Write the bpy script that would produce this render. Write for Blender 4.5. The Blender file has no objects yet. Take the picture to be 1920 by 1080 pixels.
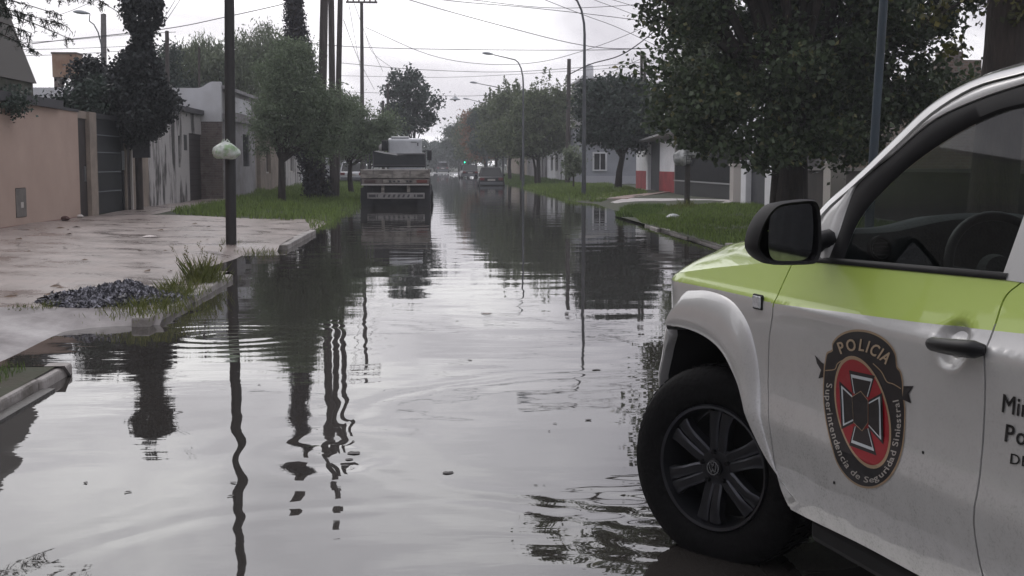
import bpy, bmesh, math, random
import numpy as np
from mathutils import Vector, Matrix
from mathutils.geometry import delaunay_2d_cdt
R = math.radians
random.seed(7); rng = np.random.default_rng(7)
S = bpy.context.scene
col = S.collection

# ------------------------------------------------------------------ camera
F = 2400.0; HY = 308.0; VX = 824.0; CAMZ = 1.40
pitch = math.atan2(540 - HY, F); yaw = math.atan((960 - VX) / (F / math.cos(pitch)))
cd = bpy.data.cameras.new('camera'); cam = bpy.data.objects.new('camera', cd); col.objects.link(cam)
cd.sensor_width = 36; cd.lens = F / 1920 * 36; cd.clip_end = 3000; cd.clip_start = .05
cam.location = (0, 0, CAMZ); cam.rotation_euler = (math.pi / 2 - pitch, 0, -yaw)
S.camera = cam
Dv = Vector((math.sin(yaw) * math.cos(pitch), math.cos(yaw) * math.cos(pitch), -math.sin(pitch)))
Rv = Vector((math.cos(yaw), -math.sin(yaw), 0)); Uv = Rv.cross(Dv)
def ray(px, py): return Dv + Rv * ((px - 960) / F) + Uv * ((540 - py) / F)
def gp(px, py, z=0.0):
    r = ray(px, py); t = (z - CAMZ) / r.z; return Vector((0, 0, CAMZ)) + r * t
def at(px, py, Y):
    r = ray(px, py); return Vector((0, 0, CAMZ)) + r * (Y / r.y)

# ------------------------------------------------------------------ world + sun
SUN_EL, SUN_AZ = R(48), R(-25)
w = bpy.data.worlds.new('World'); S.world = w; w.use_nodes = True
nt = w.node_tree; N = nt.nodes; L = nt.links
for n in list(N): N.remove(n)
def nn(tree, t, **kw):
    n = tree.nodes.new(t)
    for k, v in kw.items():
        if k == 'inp':
            for a, b in v.items(): n.inputs[a].default_value = b
        else: setattr(n, k, v)
    return n
out = nn(nt, 'ShaderNodeOutputWorld'); bg = nn(nt, 'ShaderNodeBackground', inp={'Strength': .1})
sky = nn(nt, 'ShaderNodeTexSky', sky_type='NISHITA', sun_disc=False, sun_elevation=SUN_EL, sun_rotation=SUN_AZ, air_density=2, dust_density=4)
tc = nn(nt, 'ShaderNodeTexCoord'); sep = nn(nt, 'ShaderNodeSeparateXYZ'); L.new(tc.outputs['Generated'], sep.inputs[0])
zz = nn(nt, 'ShaderNodeMath', operation='ABSOLUTE'); L.new(sep.outputs[2], zz.inputs[0])
za = nn(nt, 'ShaderNodeMath', operation='ADD', inp={1: .22}); L.new(zz.outputs[0], za.inputs[0])
dx = nn(nt, 'ShaderNodeMath', operation='DIVIDE'); L.new(sep.outputs[0], dx.inputs[0]); L.new(za.outputs[0], dx.inputs[1])
dy = nn(nt, 'ShaderNodeMath', operation='DIVIDE'); L.new(sep.outputs[1], dy.inputs[0]); L.new(za.outputs[0], dy.inputs[1])
cb = nn(nt, 'ShaderNodeCombineXYZ'); L.new(dx.outputs[0], cb.inputs[0]); L.new(dy.outputs[0], cb.inputs[1])
n1 = nn(nt, 'ShaderNodeTexNoise', inp={'Scale': 1.5, 'Detail': 7, 'Roughness': .52, 'Distortion': .5}); L.new(cb.outputs[0], n1.inputs['Vector'])
cr = nn(nt, 'ShaderNodeValToRGB'); L.new(n1.outputs['Fac'], cr.inputs[0])
e = cr.color_ramp.elements
e[0].position = .38; e[0].color = (.55, .53, .625, 1)
e[1].position = .64; e[1].color = (1.42, 1.41, 1.44, 1)
m_ = cr.color_ramp.elements.new(.5); m_.color = (.86, .84, .93, 1)
# brighter glow low in the sky to the left of the street's end
dp = nn(nt, 'ShaderNodeVectorMath', operation='DOT_PRODUCT'); gd = Vector((-.32, 1, .08)).normalized(); dp.inputs[1].default_value = gd
L.new(tc.outputs['Generated'], dp.inputs[0])
mr = nn(nt, 'ShaderNodeMapRange', inp={'From Min': .84, 'From Max': .995, 'To Min': .0, 'To Max': 1.0}); mr.interpolation_type = 'SMOOTHSTEP'; L.new(dp.outputs['Value'], mr.inputs['Value'])
mx = nn(nt, 'ShaderNodeMix', data_type='RGBA'); mx.blend_type = 'ADD'; mx.inputs[0].default_value = 1
gl = nn(nt, 'ShaderNodeMix', data_type='RGBA', ); gl.inputs[6].default_value = (0, 0, 0, 1); gl.inputs[7].default_value = (.60, .60, .58, 1)
L.new(mr.outputs[0], gl.inputs[0]); L.new(cr.outputs[0], mx.inputs[6]); L.new(gl.outputs[2], mx.inputs[7])
hi = nn(nt, 'ShaderNodeMapRange', inp={'From Min': .08, 'From Max': .34, 'To Min': 7.9, 'To Max': 6.3}); hi.interpolation_type = 'SMOOTHSTEP'; L.new(zz.outputs[0], hi.inputs['Value'])
hi2 = nn(nt, 'ShaderNodeMapRange', inp={'From Min': .34, 'From Max': .8, 'To Min': 1.0, 'To Max': 1.7}); L.new(zz.outputs[0], hi2.inputs['Value'])
hm_ = nn(nt, 'ShaderNodeMath', operation='MULTIPLY'); L.new(hi.outputs[0], hm_.inputs[0]); L.new(hi2.outputs[0], hm_.inputs[1])
sc10 = nn(nt, 'ShaderNodeVectorMath', operation='SCALE'); L.new(mx.outputs[2], sc10.inputs[0]); L.new(hm_.outputs[0], sc10.inputs['Scale'])
mm = nn(nt, 'ShaderNodeMix', data_type='RGBA'); mm.inputs[0].default_value = .94
L.new(sky.outputs[0], mm.inputs[6]); L.new(sc10.outputs[0], mm.inputs[7])
L.new(mm.outputs[2], bg.inputs['Color']); L.new(bg.outputs[0], out.inputs[0])
sd = bpy.data.lights.new('sun', 'SUN'); sd.energy = .5; sd.angle = R(40); sd.color = (1, .97, .93)
so = bpy.data.objects.new('sun', sd); col.objects.link(so); so.rotation_euler = (math.pi / 2 - SUN_EL, 0, -SUN_AZ + math.pi)
S.view_settings.view_transform = 'Standard'; S.view_settings.look = 'None'; S.view_settings.gamma = 1
S.view_settings.exposure = .28
S.cycles.max_bounces = 6; S.cycles.transparent_max_bounces = 12; S.cycles.volume_bounces = 0

# ------------------------------------------------------------------ materials
MATS = {}
def lin(h):
    h = h.lstrip('#'); c = [int(h[i:i + 2], 16) / 255 for i in (0, 2, 4)]
    return tuple(x / 12.92 if x <= .04045 else ((x + .055) / 1.055) ** 2.4 for x in c) + (1,)
def mat(name, c, rough=.7, c2=None, scale=3.0, thr=(.35, .65), bump=0.0, bscale=30.0, metal=0.0, coat=0.0, spec=.5, stretch=(1, 1, 1), detail=6, coords='Object', rough2=None):
    if name in MATS: return MATS[name]
    m = bpy.data.materials.new(name); m.use_nodes = True; t = m.node_tree; p = t.nodes['Principled BSDF']
    c = lin(c) if isinstance(c, str) else tuple(c) + (1,)
    p.inputs['Base Color'].default_value = c; p.inputs['Roughness'].default_value = rough; p.inputs['Metallic'].default_value = metal
    p.inputs['Coat Weight'].default_value = coat; p.inputs['Coat Roughness'].default_value = .06; p.inputs['Specular IOR Level'].default_value = spec
    x = nn(t, 'ShaderNodeTexCoord'); mp = nn(t, 'ShaderNodeMapping'); mp.inputs['Scale'].default_value = stretch
    t.links.new(x.outputs[coords], mp.inputs[0])
    if c2 is not None:
        c2 = lin(c2) if isinstance(c2, str) else tuple(c2) + (1,)
        n = nn(t, 'ShaderNodeTexNoise', inp={'Scale': scale, 'Detail': detail, 'Roughness': .62}); t.links.new(mp.outputs[0], n.inputs['Vector'])
        r = nn(t, 'ShaderNodeValToRGB'); r.color_ramp.elements[0].position = thr[0]; r.color_ramp.elements[1].position = thr[1]
        r.color_ramp.elements[0].color = c; r.color_ramp.elements[1].color = c2
        t.links.new(n.outputs['Fac'], r.inputs[0]); t.links.new(r.outputs[0], p.inputs['Base Color'])
        if rough2 is not None:
            q = nn(t, 'ShaderNodeMapRange', inp={'From Min': thr[0], 'From Max': thr[1], 'To Min': rough, 'To Max': rough2})
            t.links.new(n.outputs['Fac'], q.inputs['Value']); t.links.new(q.outputs[0], p.inputs['Roughness'])
    if bump:
        n = nn(t, 'ShaderNodeTexNoise', inp={'Scale': bscale, 'Detail': 5}); t.links.new(mp.outputs[0], n.inputs['Vector'])
        b = nn(t, 'ShaderNodeBump', inp={'Strength': min(1, bump), 'Distance': .02}); t.links.new(n.outputs['Fac'], b.inputs['Height']); t.links.new(b.outputs[0], p.inputs['Normal'])
    MATS[name] = m; return m
def leafmat(name, c1, c2, trans=.25, rough=.55, c3=None):
    if name in MATS: return MATS[name]
    m = bpy.data.materials.new(name); m.use_nodes = True; t = m.node_tree; p = t.nodes['Principled BSDF']
    g = nn(t, 'ShaderNodeNewGeometry'); r = nn(t, 'ShaderNodeValToRGB')
    r.color_ramp.elements[0].color = lin(c1); r.color_ramp.elements[1].color = lin(c2)
    if c3: q = r.color_ramp.elements.new(.93); q.color = lin(c2); r.color_ramp.elements[2].position = 1; r.color_ramp.elements[2].color = lin(c3)
    t.links.new(g.outputs['Random Per Island'], r.inputs[0])
    t.links.new(r.outputs[0], p.inputs['Base Color']); p.inputs['Roughness'].default_value = rough; p.inputs['Specular IOR Level'].default_value = .35
    tr = nn(t, 'ShaderNodeBsdfTranslucent'); t.links.new(r.outputs[0], tr.inputs[0])
    ms = nn(t, 'ShaderNodeMixShader', inp={0: trans}); o = t.nodes['Material Output']
    t.links.new(p.outputs[0], ms.inputs[1]); t.links.new(tr.outputs[0], ms.inputs[2]); t.links.new(ms.outputs[0], o.inputs[0])
    MATS[name] = m; return m
def emat(name, c, s):
    m = bpy.data.materials.new(name); m.use_nodes = True; p = m.node_tree.nodes['Principled BSDF']
    p.inputs['Base Color'].default_value = lin(c); p.inputs['Emission Color'].default_value = lin(c); p.inputs['Emission Strength'].default_value = s; return m
def glassmat(name, tint, base=.05, gloss_col=(1, 1, 1), top=.9):
    m = bpy.data.materials.new(name); m.use_nodes = True; t = m.node_tree
    t.nodes.remove(t.nodes['Principled BSDF']); o = t.nodes['Material Output']
    tr = nn(t, 'ShaderNodeBsdfTransparent'); tr.inputs[0].default_value = (*tint, 1)
    g = nn(t, 'ShaderNodeBsdfGlossy', inp={'Roughness': .02}); g.inputs[0].default_value = (*gloss_col, 1)
    f = nn(t, 'ShaderNodeLayerWeight', inp={'Blend': .5}); pw = nn(t, 'ShaderNodeMath', operation='POWER', inp={1: 4.0}); mr_ = nn(t, 'ShaderNodeMapRange', inp={'To Min': base, 'To Max': top}); ms = nn(t, 'ShaderNodeMixShader')
    t.links.new(f.outputs['Facing'], pw.inputs[0]); t.links.new(pw.outputs[0], mr_.inputs['Value']); t.links.new(mr_.outputs[0], ms.inputs[0]); t.links.new(tr.outputs[0], ms.inputs[1]); t.links.new(g.outputs[0], ms.inputs[2]); t.links.new(ms.outputs[0], o.inputs[0])
    return m
def brickmat(name, c1, c2, mortar, scale=1.0, bw=.26, rh=.075, ms=.012, rot=(0, 0, 0), noise='#00000000'):
    m = bpy.data.materials.new(name); m.use_nodes = True; t = m.node_tree; p = t.nodes['Principled BSDF']
    x = nn(t, 'ShaderNodeTexCoord'); mp = nn(t, 'ShaderNodeMapping'); mp.inputs['Rotation'].default_value = rot; t.links.new(x.outputs['Object'], mp.inputs[0])
    b = nn(t, 'ShaderNodeTexBrick', inp={'Scale': scale, 'Brick Width': bw, 'Row Height': rh, 'Mortar Size': ms, 'Color1': lin(c1), 'Color2': lin(c2), 'Mortar': lin(mortar)})
    t.links.new(mp.outputs[0], b.inputs[0])
    n = nn(t, 'ShaderNodeTexNoise', inp={'Scale': 1.1, 'Detail': 8, 'Roughness': .65}); t.links.new(x.outputs['Object'], n.inputs['Vector'])
    mr = nn(t, 'ShaderNodeMapRange', inp={'From Min': .3, 'From Max': .7, 'To Min': .68, 'To Max': 1.16}); t.links.new(n.outputs['Fac'], mr.inputs['Value'])
    vs = nn(t, 'ShaderNodeVectorMath', operation='SCALE'); t.links.new(b.outputs[0], vs.inputs[0]); t.links.new(mr.outputs[0], vs.inputs['Scale'])
    t.links.new(vs.outputs[0], p.inputs['Base Color'])
    q = nn(t, 'ShaderNodeMapRange', inp={'From Min': .35, 'From Max': .6, 'To Min': .18, 'To Max': .5}); t.links.new(n.outputs['Fac'], q.inputs['Value']); t.links.new(q.outputs[0], p.inputs['Roughness'])
    bp = nn(t, 'ShaderNodeBump', inp={'Strength': .5, 'Distance': .006}); bp.invert = True; t.links.new(b.outputs['Fac'], bp.inputs['Height']); t.links.new(bp.outputs[0], p.inputs['Normal'])
    MATS[name] = m; return m

# ------------------------------------------------------------------ mesh builder + tagging
class MB:
    def __init__(s): s.v = []; s.f = []; s.m = []
    def add(s, vs, fs, mi=0):
        o = len(s.v); s.v += [tuple(p) for p in vs]; s.f += [tuple(i + o for i in f) for f in fs]; s.m += [mi] * len(fs); return s
    def box(s, c, d, rz=0, mi=0, M=None, taper=1.0):
        hx, hy, hz = d[0] / 2, d[1] / 2, d[2] / 2
        vs = [Vector((x * hx * (taper if z > 0 else 1), y * hy * (taper if z > 0 else 1), z * hz)) for z in (-1, 1) for y in (-1, 1) for x in (-1, 1)]
        rm = M if M is not None else Matrix.Rotation(rz, 3, 'Z')
        vs = [rm @ p + Vector(c) for p in vs]
        return s.add(vs, [(0, 2, 3, 1), (4, 5, 7, 6), (0, 1, 5, 4), (2, 6, 7, 3), (0, 4, 6, 2), (1, 3, 7, 5)], mi)
    def b2(s, lo, hi, mi=0):
        return s.box([(a + b) / 2 for a, b in zip(lo, hi)], [abs(b - a) for a, b in zip(lo, hi)], 0, mi)
    def tube(s, pts, rad, n=8, mi=0, cap=True, jitter=0):
        pts = [Vector(p) for p in pts]
        if not hasattr(rad, '__len__'): rad = [rad] * len(pts)
        vs = []; ref = None
        for i, p in enumerate(pts):
            d = (pts[min(i + 1, len(pts) - 1)] - pts[max(i - 1, 0)]).normalized()
            if ref is None: ref = d.orthogonal().normalized()
            a = (ref - d * ref.dot(d)).normalized(); ref = a; b = d.cross(a)
            for k in range(n):
                t = 2 * math.pi * k / n; rr = rad[i] * (1 + (random.uniform(-jitter, jitter) if jitter else 0))
                vs.append(p + (a * math.cos(t) + b * math.sin(t)) * rr)
        fs = [(i * n + k, i * n + (k + 1) % n, (i + 1) * n + (k + 1) % n, (i + 1) * n + k) for i in range(len(pts) - 1) for k in range(n)]
        if cap: fs += [tuple(range(n))[::-1], tuple((len(pts) - 1) * n + k for k in range(n))]
        return s.add(vs, fs, mi)
    def lathe(s, prof, n=32, M=None, mi=0, close=False):   # prof: (r, h) round local z
        M = M or Matrix.Identity(4); vs = []; m = len(prof)
        for r, h in prof:
            for k in range(n):
                t = 2 * math.pi * k / n; vs.append(M @ Vector((r * math.cos(t), r * math.sin(t), h)))
        rg = range(m if close else m - 1)
        fs = [(i * n + k, i * n + (k + 1) % n, ((i + 1) % m) * n + (k + 1) % n, ((i + 1) % m) * n + k) for i in rg for k in range(n)]
        return s.add(vs, fs, mi)
    def loft(s, rows, mi=0, closed=False):
        n = len(rows[0]); vs = [p for r in rows for p in r]
        fs = [(i * n + k, i * n + (k + 1) % n, (i + 1) * n + (k + 1) % n, (i + 1) * n + k) for i in range(len(rows) - 1) for k in range(n if closed else n - 1)]
        return s.add(vs, fs, mi)
    def prism(s, outline, ax, o, d, mi=0):  # outline 2D list; ax=(U,V) vectors; o origin; d extrude vector
        U, V = Vector(ax[0]), Vector(ax[1]); o = Vector(o); d = Vector(d); n = len(outline)
        a = [o + U * x + V * y for x, y in outline]; b = [p + d for p in a]
        return s.add(a + b, [tuple(range(n))[::-1], tuple(range(n, 2 * n))] + [(i, (i + 1) % n, (i + 1) % n + n, i + n) for i in range(n)], mi)
    def build(s, name, mats, parent=None, smooth=None, bevel=0, recalc=True, sub=0, **kw):
        me = bpy.data.meshes.new(name); me.from_pydata(s.v, [], s.f); me.update()
        if not isinstance(mats, (list, tuple)): mats = [mats]
        for m in mats: me.materials.append(m)
        if len(mats) > 1: me.polygons.foreach_set('material_index', s.m)
        if recalc:
            bm = bmesh.new(); bm.from_mesh(me); bmesh.ops.recalc_face_normals(bm, faces=bm.faces); bm.to_mesh(me); bm.free()
        if smooth is not None:
            me.polygons.foreach_set('use_smooth', [True] * len(me.polygons)); me.set_sharp_from_angle(angle=R(smooth))
        o = bpy.data.objects.new(name, me); col.objects.link(o)
        if parent is not None: o.parent = parent
        if bevel:
            b = o.modifiers.new('bevel', 'BEVEL'); b.width = bevel; b.segments = 2; b.limit_method = 'ANGLE'; b.angle_limit = R(35)
        if sub:
            b = o.modifiers.new('sub', 'SUBSURF'); b.levels = b.render_levels = sub
        return o
def tag(o, label=None, cat=None, group=None, kind=None):
    if label: o['label'] = label
    if cat: o['category'] = cat
    if group: o['group'] = group
    if kind: o['kind'] = kind
    return o
def thing(name, label, cat, loc=(0, 0, 0), rz=0, group=None):
    o = bpy.data.objects.new(name, None); col.objects.link(o); o.location = loc; o.rotation_euler = (0, 0, rz); o.empty_display_size = .2
    return tag(o, label, cat, group)
def dup(root, loc, rz=None, label=None, scale=None):
    def cp(o, par):
        c = o.copy(); col.objects.link(c)
        if par is not None: c.parent = par
        for ch in [x for x in bpy.data.objects if x.parent == o and x != c]: cp(ch, c)
        return c
    r = cp(root, None); r.location = loc
    if rz is not None: r.rotation_euler.z = rz
    if scale: r.scale = (scale,) * 3
    if label: r['label'] = label
    return r
def qmesh(name, V4, m, parent=None, idx=None):          # V4: (n,4,3) quads
    n = len(V4); me = bpy.data.meshes.new(name)
    me.vertices.add(n * 4); me.vertices.foreach_set('co', np.ascontiguousarray(V4, dtype=np.float32).ravel())
    me.loops.add(n * 4); me.loops.foreach_set('vertex_index', np.arange(n * 4, dtype=np.int32))
    me.polygons.add(n); me.polygons.foreach_set('loop_start', np.arange(0, n * 4, 4, dtype=np.int32))
    me.update(calc_edges=True); me.materials.append(m)
    o = bpy.data.objects.new(name, me); col.objects.link(o)
    if parent is not None: o.parent = parent
    return o
def leaves(P, size, aspect=.5, droop=0.0, up=.4, var=.35):
    n = len(P); d = rng.normal(size=(n, 3)); d[:, 2] -= droop; d /= np.linalg.norm(d, axis=1)[:, None]
    nr = rng.normal(size=(n, 3)); nr[:, 2] += up * 2; s = np.cross(d, nr); s /= np.linalg.norm(s, axis=1)[:, None] + 1e-9
    L_ = (size * (1 + var * rng.uniform(-1, 1, n)))[:, None]; W_ = L_ * aspect
    nrm = np.cross(s, d)
    return np.stack([P - d * L_ * .5, P + s * W_ * .5 - nrm * L_ * .08, P + d * L_ * .5, P - s * W_ * .5 - nrm * L_ * .08], 1)

# ------------------------------------------------------------------ ground, water, banks
BEDZ = -.30
water_m = bpy.data.materials.new('flood_water'); water_m.use_nodes = True
t = water_m.node_tree; p = t.nodes['Principled BSDF']
p.inputs['Base Color'].default_value = (.028, .025, .022, 1); p.inputs['Roughness'].default_value = .015; p.inputs['IOR'].default_value = 3.0
g = nn(t, 'ShaderNodeNewGeometry')
def vscale(vec, s):
    m = nn(t, 'ShaderNodeMapping'); m.inputs['Scale'].default_value = s; t.links.new(vec, m.inputs[0]); return m.outputs[0]
def mth(op, a, b=None, c=None):
    n = nn(t, 'ShaderNodeMath', operation=op)
    for i, x in enumerate((a, b, c)):
        if x is None: continue
        if isinstance(x, (int, float)): n.inputs[i].default_value = x
        else: t.links.new(x, n.inputs[i])
    return n.outputs[0]
def noise(vec, sc, det=2, dist=0.0):
    n = nn(t, 'ShaderNodeTexNoise', inp={'Scale': sc, 'Detail': det, 'Roughness': .5, 'Distortion': dist}); t.links.new(vec, n.inputs['Vector']); return n.outputs['Fac']
pos = g.outputs['Position']
calm = noise(vscale(pos, (1.0, .55, 1)), .55, 2)
mask = nn(t, 'ShaderNodeMapRange', inp={'From Min': .42, 'From Max': .68, 'To Min': .12, 'To Max': 1.0}); t.links.new(calm, mask.inputs['Value'])
h = mth('MULTIPLY', noise(vscale(pos, (.8, 1.3, 1)), .9, 1), .0060)
h = mth('ADD', h, mth('MULTIPLY', mth('MULTIPLY', noise(vscale(pos, (.7, 2.0, 1)), 5.0, 2, .6), .00075), mask.outputs[0]))
h = mth('ADD', h, mth('MULTIPLY', noise(vscale(pos, (.5, 1.6, 1)), 2.6, 2, .3), .0006))
def ring(px, py, k, amp, fall, r0=0.0, squash=1.0):
    global h
    q = gp(px, py); d = nn(t, 'ShaderNodeVectorMath', operation='SUBTRACT'); t.links.new(pos, d.inputs[0]); d.inputs[1].default_value = q
    l = nn(t, 'ShaderNodeVectorMath', operation='LENGTH'); t.links.new(vscale(d.outputs[0], (1, squash, 1)), l.inputs[0])
    r_ = mth('ADD', l.outputs['Value'], mth('MULTIPLY', noise(pos, 1.3, 1), .25))
    env = mth('POWER', 2.718, mth('MULTIPLY', mth('ABSOLUTE', mth('SUBTRACT', r_, r0)), -fall))
    h = mth('ADD', h, mth('MULTIPLY', mth('MULTIPLY', mth('SINE', mth('MULTIPLY', r_, k)), amp), env))
ring(600, 850, 13, .0028, 3.2, .3)
ring(650, 905, 8, .0018, 2.6, .3)
ring(430, 630, 18, .0006, 1.1, .6, 1.4)
ring(1225, 1000, 38, .00035, 2.2, .25)
ring(1190, 560, 7, .0006, .7, 1.6)
ring(1120, 1250, 13, .0006, 1.2, 1.2)
ring(760, 1150, 24, .0007, 4.5, 1.5)
ring(1260, 800, 22, .0007, 4.5, 1.9)
bp = nn(t, 'ShaderNodeBump', inp={'Strength': 1.0, 'Distance': 1.0}); t.links.new(h, bp.inputs['Height']); t.links.new(bp.outputs[0], p.inputs['Normal'])
# murk: slightly varied silt tone
mk = nn(t, 'ShaderNodeValToRGB'); mk.color_ramp.elements[0].color = (.022, .020, .018, 1); mk.color_ramp.elements[1].color = (.05, .045, .04, 1)
t.links.new(noise(pos, .35, 4), mk.inputs[0]); t.links.new(mk.outputs[0], p.inputs['Base Color'])
MB().add([(-60, -10, 0), (60, -10, 0), (60, 196, 0), (-60, 196, 0)], [(0, 1, 2, 3)]).build('water', water_m)
tag(bpy.data.objects['water'], kind='structure')
asph = mat('asphalt', '3a3937', .8, '2d2c2b', 2, bump=.4, bscale=60)
tag(MB().add([(-900, -60, BEDZ), (900, -60, BEDZ), (900, 1600, BEDZ), (-900, 1600, BEDZ)], [(0, 1, 2, 3)]).build('ground', asph), kind='structure')

KL, KR = -2.5, 4.66           # inner kerb faces
def sm(x, a, b): x = min(1, max(0, (x - a) / (b - a))); return x * x * (3 - 2 * x)
def zl(x, y):                  # left bank height
    d = KL - x
    z = .085 + .12 * sm(d, .2, 5.5) + .012 * math.sin(x * 1.7 + y * .6) + .008 * math.sin(y * 1.9 - x)
    dip = max(sm(y, 8.4, 8.8) * (1 - sm(y, 10.9, 11.5)), sm(y, 15.9, 17) * (1 - sm(y, 20.4, 21.2)) * .8)
    z -= dip * .22 * (1 - sm(d, -.1, 1.25))
    z -= .14 * sm(y, 26.5, 28) * (1 - sm(d, 0, .45)) * (1 - sm(y, 150, 180))
    return z
def zr(x, y):                  # right bank height
    d = x - KR
    z = .045 + .03 * sm(d, 0, .5) + .17 * sm(d, .2, 4.0) + .02 * math.sin(x * 1.3 + y * .5) * sm(d, 0, .6)
    dip = sm(y, 34, 36.5) * (1 - sm(y, 45.5, 49)) * .5
    z -= dip * .22 * (1 - sm(d, .1, 2.0))
    z -= .15 * sm(y, 33, 36) * (1 - sm(d, 0, .7)) * (1 - sm(y, 150, 180))
    return z
def sheet(name, x0, x1, y0, y1, nx, ny, zf, m, off=0.0, edge=None):
    xs = [x0 + (x1 - x0) * (i / nx) ** 1 for i in range(nx + 1)]; ys = [y0 + (y1 - y0) * j / ny for j in range(ny + 1)]
    vs = [(x if edge is None else edge(x, y, i / nx), y, zf(x, y) + off) for j, y in enumerate(ys) for i, x in enumerate(xs)]
    fs = [(j * (nx + 1) + i, j * (nx + 1) + i + 1, (j + 1) * (nx + 1) + i + 1, (j + 1) * (nx + 1) + i) for j in range(ny) for i in range(nx)]
    o = MB().add(vs, fs).build(name, m, smooth=60); return tag(o, kind='structure')
soil = mat('damp_soil', '3d3a2e', .9, '34402a', 1.2, bump=.5, bscale=25)
concrete_wet = mat('wet_concrete', '8d8888', .30, '6b6665', .9, thr=(.38, .62), bump=.35, bscale=18, rough2=.75, stretch=(1, .6, 1), detail=9)
tiles = brickmat('pink_pavers', '90857f', '887d77', '7c736d', 1, .4, .4, .008)
# left bank: lawn_base, pavement, apron
def bank(name, x0, x1, y0, y1, m, off=0.0, zf=zl, step=.3):
    return sheet(name, x0, x1, y0, y1, max(2, int(abs(x1 - x0) / step)), max(2, int((y1 - y0) / step)), zf, m, off)
bank('soil_bank', KL - .01, -8.2, -8, 8.42, soil, -.004)
bank('driveway_apron', KL + .05, -8.2, 8.42, 11.75, concrete_wet, .0)
bank('pavement', KL - .12, -8.2, 11.75, 31, tiles, .0)
bank('grass_verge', KL + .1, -6.9, 31, 100, soil, .0, step=1)
bank('pavement', -6.9, -8.2, 31, 47, tiles, .0)
bank('grass_verge', -6.9, -8.2, 47, 100, soil, 0, step=1.3)
sheet('ground_behind', -8.2, -300, -8, 300, 2, 2, lambda x, y: .19, soil)
bank('grass_verge', KL + .1, -8.2, 100, 190, soil, .0, step=3)
bank('grass_verge', KR, 20, -8, 100, soil, 0, zr, step=.8)
bank('grass_verge', KR - .1, 20, 100, 190, soil, 0, zr, step=3)
sheet('ground_behind', 20, 300, -8, 300, 2, 2, lambda x, y: .24, soil)
# far cross street, wet road above water, sky reflection painted in as pale colour
tag(MB().b2((-40, 196, -.3), (40, 214, .06)).build('cross_street', mat('sky_sheen_road', 'c9c9c9', .25)), kind='structure')
sheet('ground_behind', -300, 300, 214, 900, 3, 3, lambda x, y: .1, soil)
# right driveway slabs
path_m = mat('pale_path', 'b9b5b2', .35, '96918e', 1.4, bump=.3, bscale=14, rough2=.7)
def slab(name, pts, m, th=.05, z=None, zf=zr, lift=.02):
    P = [gp(a, b, .17) for a, b in pts]; vs = [(q.x, q.y, zf(q.x, q.y) + lift) for q in P]
    mb = MB(); n = len(vs); mb.add(vs + [(a, b, c - th - .05) for a, b, c in vs], [tuple(range(n))] + [(i, (i + 1) % n, (i + 1) % n + n, i + n) for i in range(n)])
    return tag(mb.build(name, m), kind='structure')
slab('driveway', [(1080, 378), (1118, 387), (1365, 389), (1375, 381), (1270, 377), (1170, 372)], path_m)
slab('path', [(1118, 370), (1178, 373), (1268, 363), (1262, 358), (1200, 356), (1140, 363)], mat('red_path', '86635b', .5, '9a918a', 1.2), lift=.04)
# kerbs: each run one object of stone pieces
kerb_m = mat('kerb_concrete', '97928e', .55, '6c6761', 2.2, thr=(.4, .62), bump=.7, bscale=22)
def kerb(x0, x1, y0, y1, top, side, seg=1.0, wob=.012, crush=0):
    mb = MB(); y = y0
    while y < y1 - .05:
        L_ = min(seg, y1 - y); a = random.uniform(-wob, wob); tz = top + random.uniform(-.012, .008)
        xc = x0 + (x1 - x0) * (y + L_ / 2 - y0) / (y1 - y0)
        mb.box((xc + side * .075 + a, y + L_ / 2, tz - .2), (.16, L_ - .012, .4), random.uniform(-.012, .012)); y += L_
    o = mb.build('kerb', kerb_m, bevel=.018); return tag(o, kind='structure')
kerb(KL + .02, KL + .02, 2.0, 8.7, .075, -1)
kerb(KL, KL - .02, 11.15, 15.75, .075, -1)
kerb(KL - .02, KL - .02, 21.2, 26.2, .085, -1)
kerb(KL - .05, KL - .1, 50, 190, .05, -1, 2)
kerb(KR + .05, KR + .05, 4.0, 20.9, .10, 1, 1.0, .02)
kerb(KR + .05, KR - .02, 21.0, 29.0, .05, 1, 1.0, .04)
# old gutter strip by the near kerb
tag(MB().b2((KL + .03, 2, -.3), (KL + .11, 8.0, .015)).build('gutter', mat('dark_gutter', '2b2927', .4, '35322f', 3, bump=.5)), kind='structure')

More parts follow.
